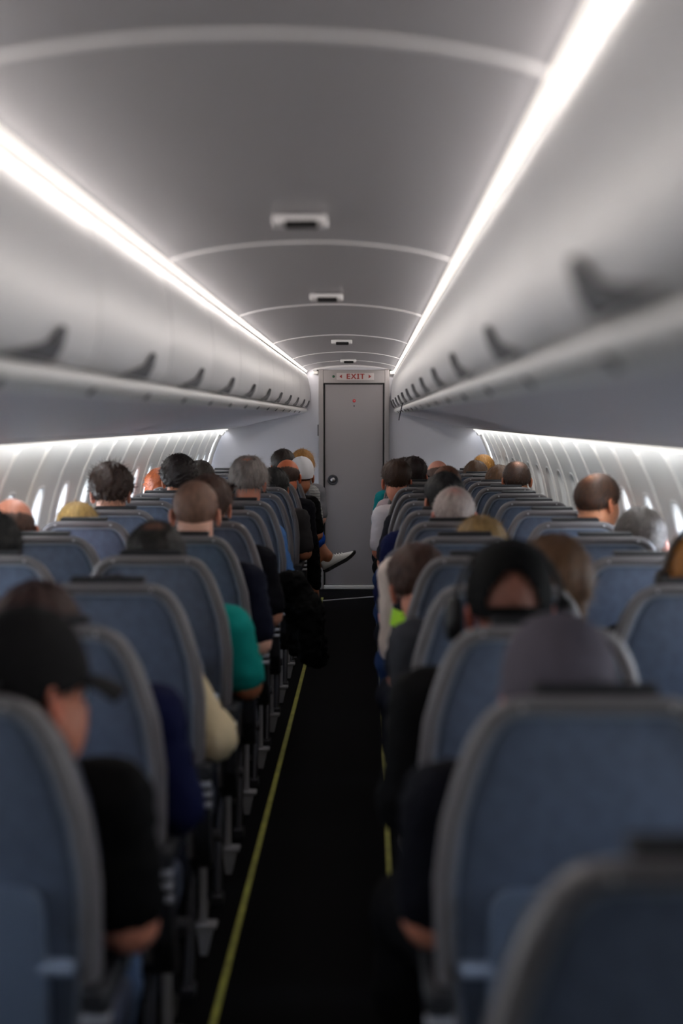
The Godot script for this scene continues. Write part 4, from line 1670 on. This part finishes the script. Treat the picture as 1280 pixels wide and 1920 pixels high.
	person("lw", 12, -0.945, 1.205, "passenger with short grey-brown hair beyond the curly-haired man", {"skin": fair, "style": "short", "hair": Color(0.20, 0.16, 0.14), "shirt": Color(0.2, 0.2, 0.22)})
	# ---- right, along the aisle
	person("ra", 2, 0.45, 1.170, "person in grey cap in the near right aisle seat", {"skin": red, "style": "buzz", "hair": dark, "cap": Color(0.33, 0.31, 0.345), "pitch": 2.0, "shirt": Color(0.045, 0.05, 0.085), "legs": Color(0.03, 0.03, 0.04), "joints": {"el0": Vector3(-0.230, 0.695, -0.225), "kn0": Vector3(-0.255, 0.55, -0.74), "an0": Vector3(-0.235, 0.11, -0.68)}})
	person("ra", 3, 0.445, 1.215, "man in black strap-back cap wearing headphones, black top", {"skin": Color(0.80, 0.50, 0.40), "style": "buzz", "hair": Color(0.30, 0.18, 0.14), "cap": Color(0.030, 0.030, 0.034), "open_back": true, "shirt": Color(0.025, 0.025, 0.03), "long": true, "jacket": true, "pitch": -10.0, "joints": {"kn0": Vector3(-0.15, 0.55, -0.74), "an0": Vector3(-0.14, 0.11, -0.68)}})
	person("ra", 4, 0.625, 1.185, "brown-haired passenger leaning right beyond the headphones, grey jumper", {"skin": fair, "style": "long", "hair": Color(0.36, 0.24, 0.13), "shirt": Color(0.20, 0.205, 0.225), "long": true, "roll": -8.0, "joints": {"sh0": Vector3(-0.21, 0.91, -0.23), "kn0": Vector3(-0.15, 0.55, -0.74), "an0": Vector3(-0.14, 0.11, -0.68)}})
	person("ra", 5, 0.312, 1.10, "brown-haired passenger bending out towards the aisle, bright yellow armband", {"skin": red, "style": "short", "hair": Color(0.25, 0.135, 0.08), "shirt": Color(0.10, 0.11, 0.15), "pitch": -18.0, "roll": 8.0, "joints": {"sh0": Vector3(-0.185, 0.90, -0.23), "el0": Vector3(-0.225, 0.69, -0.23)}})
	person("ra", 6, 0.555, 1.135, "low fair head and cream sleeve right of the aisle", {"skin": pale, "style": "short", "hair": Color(0.58, 0.46, 0.28), "shirt": Color(0.80, 0.74, 0.70), "long": true, "legs": jeans, "joints": {"sh0": Vector3(-0.23, 0.94, -0.22)}})
	person("ra", 7, 0.502, 1.222, "white-haired balding man right of the aisle", {"skin": Color(0.84, 0.58, 0.52), "style": "balding", "hair": Color(0.70, 0.66, 0.64), "shirt": Color(0.35, 0.36, 0.40)})
	person("ra", 8, 0.502, 1.235, "man with short black hair and navy jacket right of the aisle", {"skin": fair, "style": "fade", "hair": Color(0.06, 0.045, 0.045), "shirt": Color(0.055, 0.085, 0.24), "long": true, "jacket": true, "legs": jeans})
	person("ra", 10, 0.590, 1.235, "brown-haired man with high forehead beyond the black-haired one", {"skin": tan_, "style": "buzz", "hair": Color(0.26, 0.155, 0.10), "shirt": Color(0.12, 0.12, 0.15), "legs": jeans})
	person("ra", 11, 0.327, 1.232, "man with faded brown haircut and white shirt leaning into the aisle", {"skin": Color(0.82, 0.54, 0.44), "style": "fade", "hair": Color(0.24, 0.145, 0.09), "shirt": Color(0.80, 0.78, 0.80), "legs": Color(0.04, 0.04, 0.045)})
	person("ra", 12, 0.450, 1.230, "dark brown-haired man just beyond the faded haircut", {"skin": red, "style": "fade", "hair": Color(0.15, 0.085, 0.065), "shirt": Color(0.70, 0.64, 0.66)})
	person("ra", 13, 0.645, 1.205, "bald pink head beyond the brown-haired men on the right", {"skin": Color(0.82, 0.56, 0.48), "style": "ring", "hair": Color(0.4, 0.3, 0.26), "shirt": Color(0.3, 0.3, 0.34)})
	person("ra", 14, 0.43, 1.185, "passenger in turquoise shirt far up the aisle on the right", {"skin": tan_, "style": "short", "hair": dark, "shirt": Color(0.08, 0.50, 0.52)})
	# ---- right, by the windows
	person("rw", 4, 1.02, 1.20, "blonde passenger with black headphones at the right picture edge", {"skin": pale, "style": "long", "hair": Color(0.66, 0.43, 0.17), "shirt": Color(0.06, 0.06, 0.08)})
	person("rw", 6, 1.12, 1.165, "grey-cropped man leaning against the right wall", {"skin": Color(0.86, 0.66, 0.60), "style": "short", "hair": Color(0.33, 0.30, 0.285), "shirt": Color(0.3, 0.3, 0.33), "pitch": -14.0})
	person("rw", 7, 1.085, 1.277, "balding dark-haired man at a right window, face turned to the light", {"skin": Color(0.84, 0.57, 0.42), "style": "balding", "hair": Color(0.16, 0.10, 0.065), "shirt": Color(0.12, 0.13, 0.18), "yaw": -48.0, "pitch": -4.0})
	person("rw", 11, 1.05, 1.242, "dark-haired man with a bald crown far along the right wall", {"skin": Color(0.80, 0.55, 0.42), "style": "balding", "hair": Color(0.12, 0.09, 0.075), "shirt": Color(0.2, 0.2, 0.23)})
	person("rw", 12, 1.01, 1.175, "passenger with light brown hair beyond the bald crown", {"skin": fair, "style": "short", "hair": Color(0.38, 0.25, 0.14), "shirt": Color(0.3, 0.28, 0.28)})
	person("rw", 14, 0.965, 1.165, "brown-haired passenger left of the far blonde head", {"skin": fair, "style": "short", "hair": Color(0.32, 0.21, 0.12), "shirt": Color(0.3, 0.3, 0.32)})
	person("rw", 15, 1.08, 1.20, "passenger with pulled-back blonde hair far right by the end wall", {"skin": pale, "style": "pulled", "hair": Color(0.74, 0.52, 0.24), "shirt": Color(0.4, 0.38, 0.4)})

# ------------------------------------------------------------------ loose things
func headphones(called_label: String, who: Node3D, spread := 0.0) -> void:
	var h: Array = who.get_meta("head")
	var o := thing("headphones", h[0], called_label, "headphones")
	var xf := Transform3D(h[1], Vector3.ZERO)
	var st := new_st()
	var rings := []
	for i in 25:
		var a := PI * i / 24.0
		var c := Vector3(cos(a) * (0.098 + spread), 0.005 + sin(a) * (0.132 + spread), 0.012)
		var n := Vector3(cos(a), sin(a), 0)
		rings.append(PackedVector3Array([c + n * 0.005 + Vector3(0, 0, 0.015), c - n * 0.004 + Vector3(0, 0, 0.018), c - n * 0.004 - Vector3(0, 0, 0.018), c + n * 0.005 - Vector3(0, 0, 0.015)]))
	loft(st, rings, true, false, true, xf)
	part(o, "headband", done(st), M.black)
	for s in [-1, 1]:
		st = new_st()
		var b := Basis(Vector3.UP, s * PI / 2)
		var oo := []
		for e in [[0.030, -0.012], [0.037, -0.008], [0.038, 0.010], [0.033, 0.020], [0.022, 0.024], [0.001, 0.025]]:
			var p := PackedVector3Array()
			for j in 24:
				var a := TAU * j / 24
				p.append(xf * (b * Vector3(cos(a) * e[0], sin(a) * e[0] * 1.22, e[1]) + Vector3(s * (0.096 + spread), -0.012, 0.010)))
			oo.append(p)
		loft(st, oo)
		part(o, "ear_cup", done(st), M.black)

func loose_things() -> void:
	var by := {}
	for c in get_children():
		if c.has_meta("category") and c.get_meta("category") == "person":
			by[c.get_meta("label")] = c
	for l: String in by:
		if l.contains("strap-back"):
			headphones("black over-ear headphones over the black strap-back cap", by[l], 0.012)
		elif l.contains("blonde passenger with black headphones"):
			headphones("black over-ear headphones on blonde hair at right picture edge", by[l], 0.014)
		elif l.contains("yellow armband"):
			var p: Dictionary = by[l].get_meta("pose")
			var st := new_st()
			var s: Vector3 = p.sh0
			var e: Vector3 = p.el0
			tube(st, [s.lerp(e, 0.0), s.lerp(e, 0.24)], [0.076, 0.075], 20)
			part(by[l], "armband", done(st), mat_once("hivis", Color(0.66, 0.88, 0.05), 0.6))
	# jackets over armrests, hanging into the aisle
	var jb := [[Vector3(-0.30, 0.72, -7.40), Vector3(-0.20, 0.72, -7.42), 0.05, 0.06], [Vector3(-0.20, 0.72, -7.42), Vector3(-0.115, 0.60, -7.40), 0.06, 0.065], [Vector3(-0.13, 0.60, -7.36), Vector3(-0.115, 0.40, -7.36), 0.06, 0.055], [Vector3(-0.115, 0.60, -7.48), Vector3(-0.085, 0.37, -7.47), 0.06, 0.05], [Vector3(-0.19, 0.60, -7.42), Vector3(-0.18, 0.42, -7.42), 0.05, 0.045]]
	tag(part(self, "jacket", nets_mesh(jb, 0.011, 0.04, 0.016), cloth(Color(0.022, 0.022, 0.026), 0.9)), "black jacket draped over a left armrest, hanging into the aisle", "jacket")
	var j2 := [[Vector3(-0.29, 0.66, -10.75), Vector3(-0.235, 0.66, -10.75), 0.035, 0.04], [Vector3(-0.225, 0.64, -10.75), Vector3(-0.205, 0.40, -10.73), 0.045, 0.04], [Vector3(-0.22, 0.62, -10.84), Vector3(-0.20, 0.36, -10.82), 0.042, 0.036]]
	tag(part(self, "bag", nets_mesh(j2, 0.010, 0.03, 0.010), cloth(Color(0.025, 0.025, 0.03), 0.9)), "small black bag hanging from a left armrest below the black T-shirt", "bag")
	# strap hanging out of a bin on the right
	var ss := new_st()
	var rings := []
	for q in [[0.372, 1.60, -9.9], [0.366, 1.585, -9.96], [0.363, 1.565, -10.02], [0.358, 1.54, -10.05], [0.352, 1.515, -10.06], [0.348, 1.49, -10.065]]:
		var c := Vector3(q[0], q[1], q[2])
		rings.append(PackedVector3Array([c + Vector3(0.004, 0, 0.012), c + Vector3(-0.002, 0, 0.012), c + Vector3(-0.002, 0, -0.012), c + Vector3(0.004, 0, -0.012)]))
	loft(ss, rings, true, false)
	tag(part(self, "bag_strap", done(ss), cloth(Color(0.06, 0.07, 0.14), 0.8)), "dark blue strap dangling from a right bin near the door", "strap")
